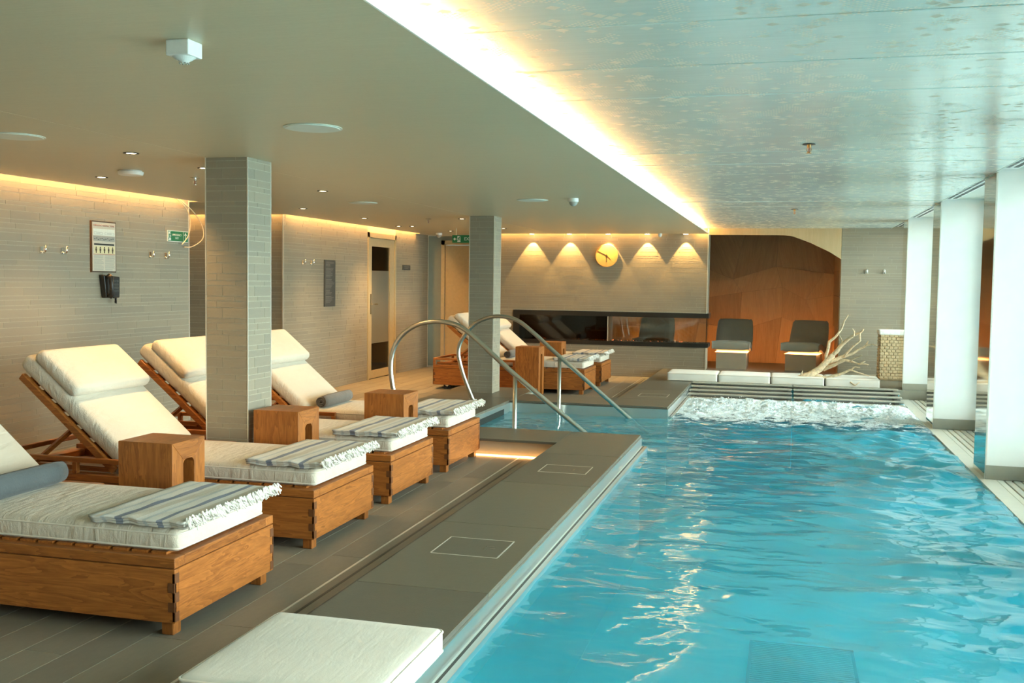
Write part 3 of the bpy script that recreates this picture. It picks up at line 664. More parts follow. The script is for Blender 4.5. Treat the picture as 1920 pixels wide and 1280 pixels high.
# ------------------------------------------------------------------ LOUNGERS
LW = .785
def make_lounger():
    root = empty('sun_lounger')
    for y0 in (0, LW - .026): bevel(MB().box(-2.0, 0, y0, y0 + .026, .055, .268).build('side_panel', 'teak_x', root), .003, 2)
    for x0 in (-.026, -2.0): bevel(MB().box(x0 + .0005, x0 + .0255, .0265, LW - .0265, .055, .268).build('end_panel', 'teak_y', root), .002, 1)
    fr = MB()
    for y0 in (0, LW - .07): bevel(MB().box(-2.0, 0, y0, y0 + .07, .272, .312).build('top_rail', 'teak_x', root), .004, 2)
    for x0 in (-.07, -2.0): bevel(MB().box(x0, x0 + .07, .0705, LW - .0705, .272, .312).build('top_rail', 'teak_y', root), .004, 2)
    MB().box(-1.99, -.01, .01, LW - .01, .264, .275).build('shadow_gap', 'teak_dark', root)
    sl = MB().box(-.034, .034, .045, LW - .045, .300, .322).mesh('slat', 'teak_y')
    for i in range(13): o = link('slat', sl, root); o.location = (-.10 - i * .088, 0, 0)
    # finger joints at the four corners
    for xc in (0, -2.0):
        for yc in (0, LW):
            m = MB(); sx = -1 if xc == 0 else 1; sy = 1 if yc == 0 else -1
            for k2, z in enumerate((.062, .100, .138, .176, .214)):
                if k2 % 2: m.box(*sorted((xc, xc + sx * .03)), *sorted((yc - sy * .0015, yc + sy * .01)), z, z + .038)
                else: m.box(*sorted((xc - sx * .0015, xc + sx * .01)), *sorted((yc, yc + sy * .028)), z, z + .038)
            m.build('finger_joint', 'teak_dark', root)
    for yc in (.022, LW - .075): bevel(MB().box(-.075, -.022, yc, yc + .053, 0, .055).build('leg', 'teak_z', root), .003, 1)
    for yc in (.07, LW - .11):
        o = MB().disc((-1.83, .05), .05, .05, yc, yc + .035, 22, 1).build('wheel', 'rubber', root); MB().disc((-1.83, .05), .022, .022, yc - .002, yc + .037, 16, 1).build('hub', 'chrome', o)
    # guard rail round the head end
    for y0 in (.0, LW - .03):
        m = MB(); m.box(-2.0, -.90, y0, y0 + .03, .375, .402); m.box(-.93, -.90, y0, y0 + .03, .312, .375); m.box(-2.0, -1.97, y0, y0 + .03, .312, .375); m.box(-1.46, -1.43, y0, y0 + .03, .312, .375)
        bevel(m.build('guard_rail', 'teak_x', root), .003, 1)
    bevel(MB().box(-2.0, -1.97, .03, LW - .03, .375, .402).build('guard_rail', 'teak_y', root), .003, 1)
    # backrest frame, tilted
    ang = math.radians(40); B = Matrix.Translation((-1.235, 0, .318)) @ Matrix.Rotation(ang, 4, 'Y')   # local -x runs up the backrest
    def T(mb): mb.v = [tuple(B @ Vector(p)) for p in mb.v]; return mb
    for y0 in (.035, LW - .065): bevel(T(MB().box(-.78, 0, y0, y0 + .03, 0, .04)).build('backrest_rail', 'teak_x', root), .004, 2)
    for i in range(7): T(MB().box(-.75 + i * .108, -.69 + i * .108, .065, LW - .065, .015, .034)).build('backrest_slat', 'teak_y', root)
    for y0 in (.07, LW - .10):
        p0 = B @ Vector((-.36, 0, .0)); m = MB(); q = Vector((-1.80, 0, .318)); m.v = []
        m.tube([(p0.x, y0 + .015, p0.z), (q.x, y0 + .015, q.z)], .016, 4); m.build('prop', 'teak_x', root)
        MB().box(-1.97, -1.25, y0, y0 + .028, .318, .345).build('notched_runner', 'teak_x', root)
    # mattress
    mm = MB().rbox((-.61, LW / 2, .364), (1.19, LW - .10, .092), .034, 8, .012); m1 = mm.build('seat_mattress', 'mattress', root, True)
    mm = MB().rbox((-.425, LW / 2, .092), (.83, LW - .10, .098), .036, 8, .010, B); mm.build('back_mattress', 'mattress', root, True)
    mm = MB().rbox((-.625, LW / 2, .176), (.34, LW - .09, .076), .034, 8, .010, B); mm.build('head_pillow', 'mattress', root, True)
    # piping round the mattress edges
    def loop(x0, x1, y0, y1, z, M=None, rr=.0035):
        c = .03; pts = []
        for (cx, cy, a0) in ((x1 - c, y1 - c, 0), (x0 + c, y1 - c, 90), (x0 + c, y0 + c, 180), (x1 - c, y0 + c, 270)):
            for k2 in range(5): a = math.radians(a0 + 22.5 * k2); pts.append(Vector((cx + c * math.cos(a), cy + c * math.sin(a), z)))
        pts.append(pts[0]); return [M @ p if M is not None else p for p in pts]
    pp = MB(); pp.tube(loop(-1.203, -.017, .052, LW - .052, .392), .0035, 6, False); pp.tube(loop(-1.203, -.017, .052, LW - .052, .334), .0035, 6, False)
    pp.build('piping', 'piping', m1, True)
    return root
proto = make_lounger()
spots = [(-2.25, 3.405, 'teak sun lounger carrying a blue-grey rolled towel, next to the loose pool cushion'), (-2.31, 4.735, 'teak sun lounger just before the near tiled column, without a rolled towel'),
         (-2.33, 5.845, 'teak sun lounger whose backrest is half hidden behind the near tiled column'), (-2.33, 6.965, 'teak sun lounger with a grey rolled towel, beside the lit kerb'),
         (-2.38, 12.43, 'teak sun lounger on the far side of the pool steps, behind the tall side table'), (-2.36, 13.53, 'teak sun lounger directly in front of the clock wall and fireplace')]
for i, (x, y, lb) in enumerate(spots):
    o = proto if i == 0 else copy_tree(proto); o.location = (x, y, 0); tag(o, lb, 'sun lounger', 'teak sun loungers')
# side tables
def make_table():
    root = empty('side_table'); w_, d_, h_ = .30, .285, .60
    pr = [(0, 0), (0, h_), (d_, h_), (d_, 0), (d_ - .095, 0), (d_ - .095, h_ - .15), (d_ - .105, h_ - .135), (d_ - .12, h_ - .128), (.12, h_ - .128), (.105, h_ - .135), (.095, h_ - .15), (.095, 0)]
    # outer shell in three boards with the opening between them
    bevel(MB().prism([(0, 0), (0, h_), (.095, h_ - .09), (.095, 0)], 0, 0, w_).build('side_board', 'teak_z', root), .003, 2)
    bevel(MB().prism([(d_, 0), (d_ - .095, 0), (d_ - .095, h_ - .09), (d_, h_)], 0, 0, w_).build('side_board', 'teak_z', root), .003, 2)
    bevel(MB().prism([(0.0006, h_), (d_ - .0006, h_), (d_ - .095, h_ - .0905), (.095, h_ - .0905)], 0, .0004, w_ - .0004).build('top_board', 'teak_y', root), .002, 1)
    cr = MB()
    for (y, sg) in ((.095, 1), (d_ - .095, -1)): cr.prism([(y, h_ - .09), (y + sg * .022, h_ - .09), (y + sg * .008, h_ - .098), (y, h_ - .112)], 0, .002, w_ - .002)
    cr.build('corner_fillet', 'teak_y', root); return root
tp = make_table()
tabs = [(-3.118, 4.25, 'teak side table beside the lounger that carries the blue-grey roll'), (-3.105, 5.535, 'teak side table standing against the near tiled column'),
        (-2.855, 6.645, 'teak side table in front of the lounger with the grey rolled towel'), (-3.19, 12.10, 'tall teak side table beyond the pool handrails'), (-3.15, 13.23, 'teak side table partly hidden by the pool handrail, near the fireplace')]
for i, (x, y, lb) in enumerate(tabs):
    o = tp if i == 0 else copy_tree(tp); o.location = (x, y, 0); tag(o, lb, 'side table', 'teak side tables')
# folded striped towels with fringe
def make_towel(seed):
    rg = random.Random(seed); root = empty('striped_towel'); Wt, Lt = .44, .72
    NXt, NYt = 24, 30
    def hz(x, y, k): return .004 * noise.noise((x * 9 + seed, y * 4, k)) + .003 * noise.noise((x * 25, y * 9, k + seed)) + (.010 * noise.noise((x * 14, seed, k)) * max(0, 1 - y / .10))
    for lay in range(3):
        zb = .0 + lay * .011; vs = []; fs = []
        ins = .012 * (2 - lay) * rg.uniform(.2, 1)
        for j in range(NYt + 1):
            for i in range(NXt + 1):
                x = Wt * i / NXt; y = ins + (Lt - 2 * ins) * j / NYt + (.010 * noise.noise((x * 10, lay * 3 + seed, 2)) if j == 0 else 0)
                z = zb + .005 + hz(x, y, lay * 0 + 1); vs.append((x, y, z + .004))
        n1 = len(vs); vs += [(x, y, z - .009) for (x, y, z) in vs]
        for j in range(NYt):
            for i in range(NXt): a = j * (NXt + 1) + i; q = (a, a + 1, a + NXt + 2, a + NXt + 1); fs.append(q); fs.append(tuple(b + n1 for b in q[::-1]))
        per = [i for i in range(NXt + 1)] + [j * (NXt + 1) + NXt for j in range(1, NYt + 1)] + [NYt * (NXt + 1) + i for i in range(NXt - 1, -1, -1)] + [j * (NXt + 1) for j in range(NYt - 1, 0, -1)]
        for a, b in zip(per, per[1:] + per[:1]): fs.append((a, a + n1, b + n1, b))
        m = MB(); m.add(vs, fs); m.build('towel_fold', 'towel_stripe', root, True)
    fg = MB()
    for k2 in range(330):
        y = rg.uniform(.0, Lt); x0 = Wt - .005 - rg.uniform(0, .012); L = rg.uniform(.022, .042); dz = rg.uniform(-.022, .006); z0 = .014 + rg.uniform(0, .018)
        a = (x0, y, z0); b = (x0 + L * .5, y + rg.uniform(-.012, .012), z0 + .012 + rg.uniform(-.004, .008)); c = (x0 + L, y + rg.uniform(-.025, .025), z0 + dz)
        fg.tube([a, b, c], [.0045, .0050, .0030], 5, False)
    tag(fg.build('fringe', 'fringe', root), kind='stuff'); return root
tnames = ['on the foot of the lounger with the blue-grey roll', 'on the lounger before the near tiled column', 'on the lounger half hidden behind the tiled column', 'on the lounger next to the lit kerb', 'on the lounger beyond the pool steps', 'on the lounger in front of the fireplace']
for i, (x, y, lb) in enumerate(spots):
    t_ = make_towel(11 + i * 5); t_.location = (x - .415, y + .035, .418); tag(t_, 'fringed striped towel folded ' + tnames[i], 'towel', 'striped towels at the foot of the loungers')
# rolled towels
def make_roll(loc, length, mat, label, rad=.058):
    root = empty('rolled_towel', loc); tag(root, label, 'towel'); m = MB(); turns = 3.2; N = 90; th = .0075; pts = []
    for i in range(N + 1):
        q = i / N; a = q * turns * 2 * math.pi; rr = .010 + (rad - .010) * q; pts.append((rr * math.cos(a), rr * math.sin(a), rr))
    vs = []; fs = []; NJ = 10
    for j in range(NJ + 1):
        y = length * j / NJ; sq = 1 - .25 * (abs(2 * j / NJ - 1) ** 6) * .5
        for (x, z, rr) in pts: vs.append((x * sq, y, z * sq + rad))
        for (x, z, rr) in pts: s2 = (rr - th) / rr; vs.append((x * sq * s2, y, z * sq * s2 + rad))
    M2 = 2 * (N + 1)
    for j in range(NJ):
        for i in range(N):
            a = j * M2 + i; b = a + M2; fs.append((a, a + 1, b + 1, b)); a2 = a + N + 1; b2 = b + N + 1; fs.append((a2 + 1, a2, b2, b2 + 1))
    for i in range(N): a = i; fs.append((a + 1, a, a + N + 1, a + N + 2)); a = NJ * M2 + i; fs.append((a, a + 1, a + N + 2, a + N + 1))
    for j in range(NJ): a = j * M2 + N; b = a + M2; fs.append((a, a + N + 1, b + N + 1, b))
    m.add(vs, fs); m.build('towel_roll', mat, root, True); return root
make_roll((-3.31, 3.45, .408), .62, 'towel_blue', 'blue-grey rolled towel lying against the lounger backrest', .062)
make_roll((-3.40, 7.08, .408), .50, 'towel_grey', 'grey-brown rolled towel on the lounger next to the lit kerb', .055)
make_roll((-3.42, 12.55, .408), .50, 'towel_grey', 'grey rolled towel on the lounger beyond the pool steps', .058)

# loose cushion on the near deck and the four on the bench
fabric('cushion_white', (.74, .73, .67), wr=.12)
def cushion(loc, size, label, group=None, mat='cushion'):
    root = empty('seat_cushion', loc); tag(root, label, 'cushion', group)
    MB().rbox((0, 0, size[2] / 2), size, .022, 8, .008).build('cover', mat, root, True)
    c = .02; hx, hy = size[0] / 2 - .001, size[1] / 2 - .001; pts = []
    for (cx, cy, a0) in ((hx - c, hy - c, 0), (-hx + c, hy - c, 90), (-hx + c, -hy + c, 180), (hx - c, -hy + c, 270)):
        for k2 in range(6): a = math.radians(a0 + 18 * k2); pts.append((cx + c * math.cos(a), cy + c * math.sin(a), 0))
    full = []
    for a, b in zip(pts, pts[1:] + pts[:1]):
        for k2 in range(6): q = k2 / 6; full.append((a[0] + (b[0] - a[0]) * q, a[1] + (b[1] - a[1]) * q, .0015 * noise.noise((a[0] * 9 + q, a[1] * 9, 4))))
    full.append(full[0]); pp = MB()
    for z in (size[2] - .010, .010): pp.tube([(x, y, z + dz) for (x, y, dz) in full], .0045, 6, False)
    pp.build('piping', 'piping', root, True)
cushion((-1.392, 2.895, DZ), (.62, .63, .085), 'loose flat cream cushion with piping lying on the near pool deck')
cl4 = ['flat white cushion at the deck end of the bench row', 'flat white cushion second in the bench row, next to the deck-end one', 'flat white cushion under the root of the driftwood', 'flat white cushion at the basket end of the bench row']
for i in range(4): cushion((-1.128 + i * .66, 13.56, DZ), (.645, .56, .105), cl4[i], 'flat cushions along the slatted bench', 'cushion_white')
# slatted bench at the end of the pool
bn = empty('slatted_bench', (0, 0, 0)); tag(bn, 'grey slatted metal bench between the foam and the white cushions', 'bench')
for (x0, x1) in ((-1.10, .125), (.14, 1.37)):
    for i in range(5):
        q = i / 4; y = 12.24 + q * .86; z = .042 + q * .105
        o = bevel(MB().box(x0, x1, -.036, .036, -.007, .007).build('slat', 'bench_steel', bn), .003, 1); o.location = (0, y, z); o.rotation_euler = (math.radians(7), 0, 0)
    for xx in (x0 + .08, x1 - .08): MB().prism([(12.20, -.05), (13.14, .06), (13.14, .136), (12.20, .030)], 0, xx - .02, xx + .02).build('bearer', 'black_metal', bn)
    MB().prism([(12.22, -.30), (13.14, -.30), (13.14, .112), (12.22, .005)], 0, x0 + .01, x1 - .01).build('backing', 'plaque', bn)
    MB().box(x0, x1, 12.75, 12.80, PD, -.30).build('support', 'bench_steel', bn)

# ---------------- handrails
def handrail(y, pts, post, label):
    root = empty('handrail', (0, y, 0)); tag(root, label, 'handrail', 'steel handrails of the pool steps')
    P3 = [Vector((x, 0, z)) for x, z in pts]; out = []
    for i in range(len(P3) - 1):
        p0, p1, p2, p3 = P3[max(i - 1, 0)], P3[i], P3[i + 1], P3[min(i + 2, len(P3) - 1)]
        for k2 in range(8):
            t_ = k2 / 8; out.append(.5 * ((2 * p1) + (p2 - p0) * t_ + (2 * p0 - 5 * p1 + 4 * p2 - p3) * t_ * t_ + (-p0 + 3 * p1 - 3 * p2 + p3) * t_ ** 3))
    out.append(P3[-1]); MB().tube(out, .0215, 14).build('rail', 'rail_steel', root, True)
    MB().tube([(post[0], 0, post[2]), (post[0], 0, post[1])], .019, 14).build('post', 'rail_steel', root, True)
    MB().disc((pts[0][0], 0), .045, .045, DZ, DZ + .008, 24).build('base_flange', 'rail_steel', root)
handrail(8.5, [(-3.30, .14), (-3.362, .38), (-3.394, .563), (-3.385, .731), (-3.319, .877), (-3.183, .99), (-3.008, 1.037), (-2.834, 1.027), (-2.661, .945), (-2.244, .595), (-1.647, .14), (-1.30, -.13)], (-2.24, -.6, .60), 'curved steel handrail nearer the loungers')
handrail(10.28, [(-3.17, .14), (-3.245, .31), (-3.303, .472), (-3.338, .642), (-3.295, .786), (-3.166, .942), (-3.019, 1.014), (-2.873, 1.034), (-2.698, .998), (-2.523, .875), (-2.234, .631), (-1.498, .025), (-1.30, -.13)], (-2.234, -.6, .63), 'curved steel handrail beside the far tiled column')

# ---------------- alcove loungers
def heat_lounger(x, y, rz, label, wd=.56):
    root = empty('heated_lounger', (x, y, .14), rz); tag(root, label, 'lounger', 'upholstered loungers in the wooden alcove')
    up = [(0, .40), (.05, .43), (.25, .42), (.5, .36), (.68, .35), (.80, .42), (.92, .56), (1.02, .70), (1.06, .74)]
    m = MB(); N = len(up); vs = []; fs = []; NXc = 12
    for side in (0, 1):
        for i, (yy, zz) in enumerate(up):
            for k2 in range(NXc + 1):
                xx = (k2 / NXc - .5) * wd * (.84 if i == N - 1 else (.96 if i in (0, N - 2) else 1)); rd = 1 - .25 * max(0, abs(2 * k2 / NXc - 1) - .75) / .25
                nx = Vector((0, 0, 1)) if i < 5 else Vector((0, -.55, .6)).normalized()
                hgt = .0 if side else -.13 * 1
                lift = -.02 * (1 - rd) * 4 if side else .02 * (1 - rd) * 4
                p = Vector((xx, yy, zz)) + nx * (hgt + lift); vs.append(p)
    R_ = NXc + 1
    def id(s_, i, k2): return s_ * N * R_ + i * R_ + k2
    for i in range(N - 1):
        for k2 in range(NXc): fs.append((id(1, i, k2), id(1, i, k2 + 1), id(1, i + 1, k2 + 1), id(1, i + 1, k2))); fs.append((id(0, i, k2 + 1), id(0, i, k2), id(0, i + 1, k2), id(0, i + 1, k2 + 1)))
        for k2, fl_ in ((0, 1), (NXc, 0)): q = (id(0, i, k2), id(1, i, k2), id(1, i + 1, k2), id(0, i + 1, k2)); fs.append(q[::-1] if fl_ else q)
    for k2 in range(NXc): fs.append((id(0, 0, k2), id(0, 0, k2 + 1), id(1, 0, k2 + 1), id(1, 0, k2))); fs.append((id(0, N - 1, k2 + 1), id(0, N - 1, k2), id(1, N - 1, k2), id(1, N - 1, k2 + 1)))
    m.add(vs, fs); o = m.build('padded_shell', 'lounge_grey', root, True); s_ = o.modifiers.new('soft', 'SUBSURF'); s_.levels = 2; s_.render_levels = 2
    MB().box(-wd / 2 + .07, wd / 2 - .05, .06, .80, 0, .245).build('pedestal', 'lounge_base', root)
    MB().box(-wd / 2 + .05, wd / 2 - .03, .08, .78, .2455, .2495).build('glow_strip', 'lounge_led', root)
    MB().box(-wd / 2 + .10, wd / 2 - .08, .81, .83, .004, .03).build('added_floor_glow_strip', 'added_floor_led', root)  # unseen strip added behind the pedestal for the orange glow at the floor
heat_lounger(-.755, 15.42, -.02, 'grey padded alcove lounger next to the fireplace end')
heat_lounger(.235, 15.42, -.17, 'grey padded alcove lounger behind the driftwood')
heat_lounger(-1.98, 15.60, 0, 'grey padded alcove lounger seen through the fireplace glass')
# ---------------- driftwood
def zp(px, py, Y):     # branch outline read off the photograph at the branch's own distance
    x_, y_ = 1300 + px * .3125, 400 + py * .3125
    d = r * ((x_ - 960) / 1903.2) + u * (-(y_ - 640) / 1903.2) + f
    return Vector((0, 0, H)) + d * (Y / d.y)
dw = MB()
def branch(pts, Y0, Y1, r0, r1):
    n_ = len(pts); raw = [zp(px, py, Y0 + (Y1 - Y0) * i / (n_ - 1)) for i, (px, py) in enumerate(pts)]; out = []
    for i in range(n_ - 1):
        for k2 in range(3):
            p = raw[i].lerp(raw[i + 1], k2 / 3); p += Vector((noise.noise(p * 9), noise.noise(p * 9 + Vector((5, 0, 0))), noise.noise(p * 9 + Vector((0, 7, 0))))) * .010; out.append(p)
    out.append(raw[-1]); dw.tube(out, [1.35 * (r0 + (r1 - r0) * i / (len(out) - 1)) for i in range(len(out))], 8)
branch([(530, 1025), (620, 1000), (700, 970), (760, 930), (800, 890), (840, 850)], 13.36, 13.45, .040, .026)
branch([(800, 890), (797, 850), (815, 770), (850, 740), (885, 700), (905, 650), (930, 608)], 13.43, 13.6, .018, .004)
branch([(835, 855), (880, 800), (920, 765), (960, 735), (1000, 715), (1022, 693)], 13.45, 13.3, .022, .006)
branch([(958, 737), (966, 710), (955, 690)], 13.32, 13.3, .009, .003); branch([(900, 785), (885, 750), (872, 722)], 13.4, 13.5, .010, .003)
branch([(800, 895), (880, 868), (930, 850), (990, 820), (1040, 790), (1075, 785), (1105, 797)], 13.44, 13.62, .020, .004); branch([(1035, 795), (1052, 763)], 13.58, 13.6, .009, .003)
branch([(1000, 715), (1000, 760), (960, 800), (920, 835), (905, 862)], 13.3, 13.45, .007, .012)
branch([(780, 935), (850, 908), (910, 880), (960, 892), (1000, 902), (1052, 908)], 13.43, 13.25, .020, .004); branch([(990, 903), (1032, 888)], 13.28, 13.25, .008, .003); branch([(940, 885), (985, 862), (1012, 850)], 13.3, 13.2, .008, .003)
branch([(720, 975), (800, 985), (880, 965), (940, 940), (990, 955), (1055, 975)], 13.40, 13.30, .018, .004); branch([(940, 942), (970, 920), (1000, 925)], 13.34, 13.3, .008, .003)
branch([(648, 988), (650, 965), (657, 943)], 13.38, 13.36, .012, .004); branch([(940, 1010), (975, 1030), (1000, 1012)], 13.28, 13.27, .006, .003)
tag(dw.build('driftwood_branch', 'driftwood', None, True), 'pale bare driftwood branch leaning over the white cushions', 'driftwood')
# ---------------- wicker basket
bk = empty('laundry_basket', (1.435, 14.60, DZ)); tag(bk, 'tall woven wicker basket with white liner beside the pillar', 'basket')
bevel(MB().box(-.17, .17, -.15, .15, 0, .62).build('basket_body', 'wicker', bk), .01)
wv_ = MB()
for rI in range(15):
    z = .02 + rI * .0405
    for fI in range(4):
        nC = 6
        for c_ in range(nC + (rI % 2)):
            wd_ = (.34 if fI % 2 == 0 else .30) / nC; s0 = -(.17 if fI % 2 == 0 else .15) + (c_ - .5 * (rI % 2)) * wd_; s1 = s0 + wd_ * .9; lim = .17 if fI % 2 == 0 else .15
            s0 = max(s0, -lim); s1 = min(s1, lim)
            if s1 - s0 < .01: continue
            if fI == 0: wv_.box(s0, s1, -.162, -.15, z, z + .034)
            elif fI == 2: wv_.box(s0, s1, .15, .162, z, z + .034)
            elif fI == 1: wv_.box(.17, .182, s0, s1, z, z + .034)
            else: wv_.box(-.182, -.17, s0, s1, z, z + .034)
tag(bevel(wv_.build('weave', 'wicker', bk), .005, 1), kind='stuff')
MB().rbox((0, 0, .645), (.385, .345, .065), .02, 6, .0).build('liner', 'linen_white', bk, True)

# ---------------- things on the left walls
def hook(loc, M, label, group='chrome robe hooks'):
    root = empty('robe_hook', loc); tag(root, label, 'hook', group)
    a = MB().box(-.016, .016, -.0, .012, -.035, .02).mesh('back_plate', 'chrome'); o = link('back_plate', a, root); o.matrix_local = M
    b = MB(); b.tube([(0, .01, -.02), (0, .032, -.028), (0, .045, -.012), (0, .048, .030)], [.008, .009, .009, .007], 8); o = link('hook_arm', b.mesh('hook_arm', 'chrome', True), root); o.matrix_local = M
Mx = Matrix.Rotation(-math.pi / 2, 4, 'Z'); My = Matrix.Rotation(math.pi, 4, 'Z')
for y, lb in ((6.707, 'chrome robe hook left of the framed notice, the one farther from it'), (6.949, 'chrome robe hook left of the framed notice, the one closer to it'), (8.11, 'chrome robe hook between the framed notice and the green sign, nearer the notice'), (8.349, 'chrome robe hook just below the green emergency exit sign'), (11.142, 'chrome robe hook on the wall with the dark plaque, farther from the plaque'), (11.369, 'chrome robe hook on the wall with the dark plaque, closer to the plaque')):
    hook((XW, y, 1.605), Mx, lb)
for x, lb in ((1.113, 'small robe hook on the end wall, nearer the wooden alcove'), (1.347, 'small robe hook on the end wall, nearer the window pillar')): hook((x, YB, 1.615), My, lb)
ns = empty('notice_board', (XW, 7.289, 1.433)); tag(ns, 'framed emergency instructions notice on the tiled wall above the telephone', 'notice')
MB().box(0, .016, 0, .322, 0, .43).build('frame', 'brown_dark', ns); MB().box(.016, .0175, .010, .312, .010, .420).build('sheet', 'sign_cream', ns)
text('EMERGENCY INSTRUCTIONS', .021, 'sign_red', ns, face_px(.161, .392, .0178))
pn = MB()
pn.box(.0175, .0185, .02, .302, .31, .365); pn.build('panel_white', 'sign_white', ns)
for y0, y1, z0, z1 in ((.03, .14, .318, .335), (.17, .29, .318, .335)):
    q = MB(); q.box(.0185, .0190, y0, y1, z0, z0 + .002); q.box(.0185, .0190, y0, y1, z1, z1 + .002); q.box(.0185, .0190, y0, y0 + .002, z0, z1); q.box(.0185, .0190, y1, y1 + .002, z0, z1); q.box(.0185, .0190, y0 + .03, y1 - .03, z0 + .008, z0 + .011); q.build('ship_outline', 'sign_grey', ns)
MB().box(.0175, .0185, .02, .302, .262, .305).build('panel_grey', 'sign_grey', ns)
q = MB()
for i in range(11): y = .03 + i * .024; z = .278 + .006 * math.sin(i * 2.1); q.box(.0185, .019, y, y + .016, z, z + .005)
q.build('route_drawing', 'black_plastic', ns)
MB().box(.0175, .0185, .03, .292, .228, .242).build('panel_black', 'black_plastic', ns); MB().box(.0175, .0185, .03, .302, .155, .222).build('panel_yellow', 'sign_yellow', ns)
for i in range(5):
    y = .055 + i * .054; g_ = MB(); g_.disc((y, .208), .007, .007, .0185, .0192, 10, 0); g_.box(.0185, .0192, y - .010, y + .010, .18, .200); g_.box(.0185, .0192, y - .006, y + .006, .162, .18); g_.build('lifejacket_figure', 'brown_dark', ns)
MB().box(.0175, .0185, .02, .302, .149, .153).build('red_rule', 'sign_red', ns)
q = MB()
for c_ in (0, 1):
    for i in range(13):
        z = .138 - i * .0098; y0 = .025 + c_ * .145; q.box(.0175, .0182, y0, y0 + random.choice((.125, .12, .10, .128)), z, z + .004)
q.build('text_lines', 'sign_grey', ns)
ph = empty('wall_telephone', (XW, 7.398, 1.216)); tag(ph, 'black wall telephone under the framed notice', 'telephone')
bevel(MB().prism([(0, .196), (.217, .18), (.212, 0), (.03, .0)], 0, 0, .05).build('phone_body', 'black_plastic', ph), .008)
hs = MB(); hs.tube([(.06, .045, .19), (.085, .045, .175), (.088, .05, .10), (.085, .055, .03), (.065, .055, .012)], [.024, .022, .016, .022, .024], 10); hs.build('handset', 'black_plastic', ph, True)
cd = MB(); cd.tube([(.05, .12, .0)] + [(.05 + .008 * math.cos(i * 1.2), .155 + .008 * math.sin(i * 1.2), .002 - i * .0018) for i in range(28)], .004, 6); cd.build('cord', 'black_plastic', ph, True)
kp = MB()
for a in range(3):
    for b in range(4): kp.box(.05, .054, .12 + a * .025, .138 + a * .025, .05 + b * .028, .068 + b * .028)
kp.build('keypad', 'plaque', ph)
# emergency exit sign flat on the wall
es = empty('emergency_sign', (XW, 8.386, 1.735)); tag(es, 'green emergency exit sign with running man and up arrow on the tiled wall corner', 'sign')
MB().box(0, .006, 0, .34, 0, .105).build('sign_edge', 'sign_white', es); MB().box(.006, .0075, .006, .334, .006, .099).build('sign_face', 'green_sign', es)
text('EMERGENCY', .026, 'sign_white', es, face_px(.15, .064, .008)); text('EXIT', .026, 'sign_white', es, face_px(.15, .034, .008))
def running_man(parent, M, s_, mat):
    q = MB(); q.disc((.012, .030), .0065, .0065, 0, .0008, 12)
    for poly in ([(-.004, .022), (.010, .024), (.004, .0), (-.008, .002)], [(.0, .004), (.006, .0), (.018, -.010), (.014, -.014), (.002, -.006)], [(-.008, .004), (.0, .0), (-.006, -.014), (-.018, -.020), (-.020, -.016), (-.010, -.010)], [(.006, .023), (.020, .014), (.018, .010), (.006, .017)], [(-.003, .022), (-.016, .012), (-.014, .009), (-.002, .016)]): q.prism(poly, 2, 0, .0008)
    q.v = [(a * s_, b * s_, c) for a, b, c in q.v]; o = q.build('running_man', mat, parent); o.matrix_local = M
MB().box(.0075, .0083, .010, .052, .012, .093).build('door_symbol', 'sign_white', es); running_man(es, face_px(.032, .048, .0085), 1.15, 'green_sign')
aw = MB(); aw.box(.0075, .0083, .252, .256, .008, .097); aw.box(.0075, .0083, .289, .297, .02, .075); aw.prism([(.270, .066), (.293, .090), (.316, .066), (.306, .062), (.293, .076), (.280, .062)], 0, .0075, .0083); aw.build('arrow', 'sign_white', es)
def cable(pts, label):
    raw = [Vector(p) for p in pts]; out = []
    for i in range(len(raw) - 1):
        p0, p1, p2, p3 = raw[max(i - 1, 0)], raw[i], raw[i + 1], raw[min(i + 2, len(raw) - 1)]
        for k2 in range(7): t_ = k2 / 7; out.append(.5 * ((2 * p1) + (p2 - p0) * t_ + (2 * p0 - 5 * p1 + 4 * p2 - p3) * t_ * t_ + (-p0 + 3 * p1 - 3 * p2 + p3) * t_ ** 3))
    out.append(raw[-1]); tag(MB().tube(out, .0045, 8).build('hanging_cable', 'cable_cream', None, True), label, 'cable', 'loose cables over the emergency sign')
cable([(-5.56, 8.48, 2.14), (-5.54, 8.62, 2.05), (-5.54, 8.68, 1.93), (-5.55, 8.66, 1.80), (-5.57, 8.58, 1.71)], 'loose cable hanging across the emergency sign, the shorter loop')
cable([(-5.56, 8.52, 2.14), (-5.52, 8.70, 2.03), (-5.50, 8.82, 1.90), (-5.50, 8.83, 1.78), (-5.54, 8.72, 1.70), (-5.58, 8.64, 1.69)], 'loose cable swinging out past the wall corner, the longer loop')
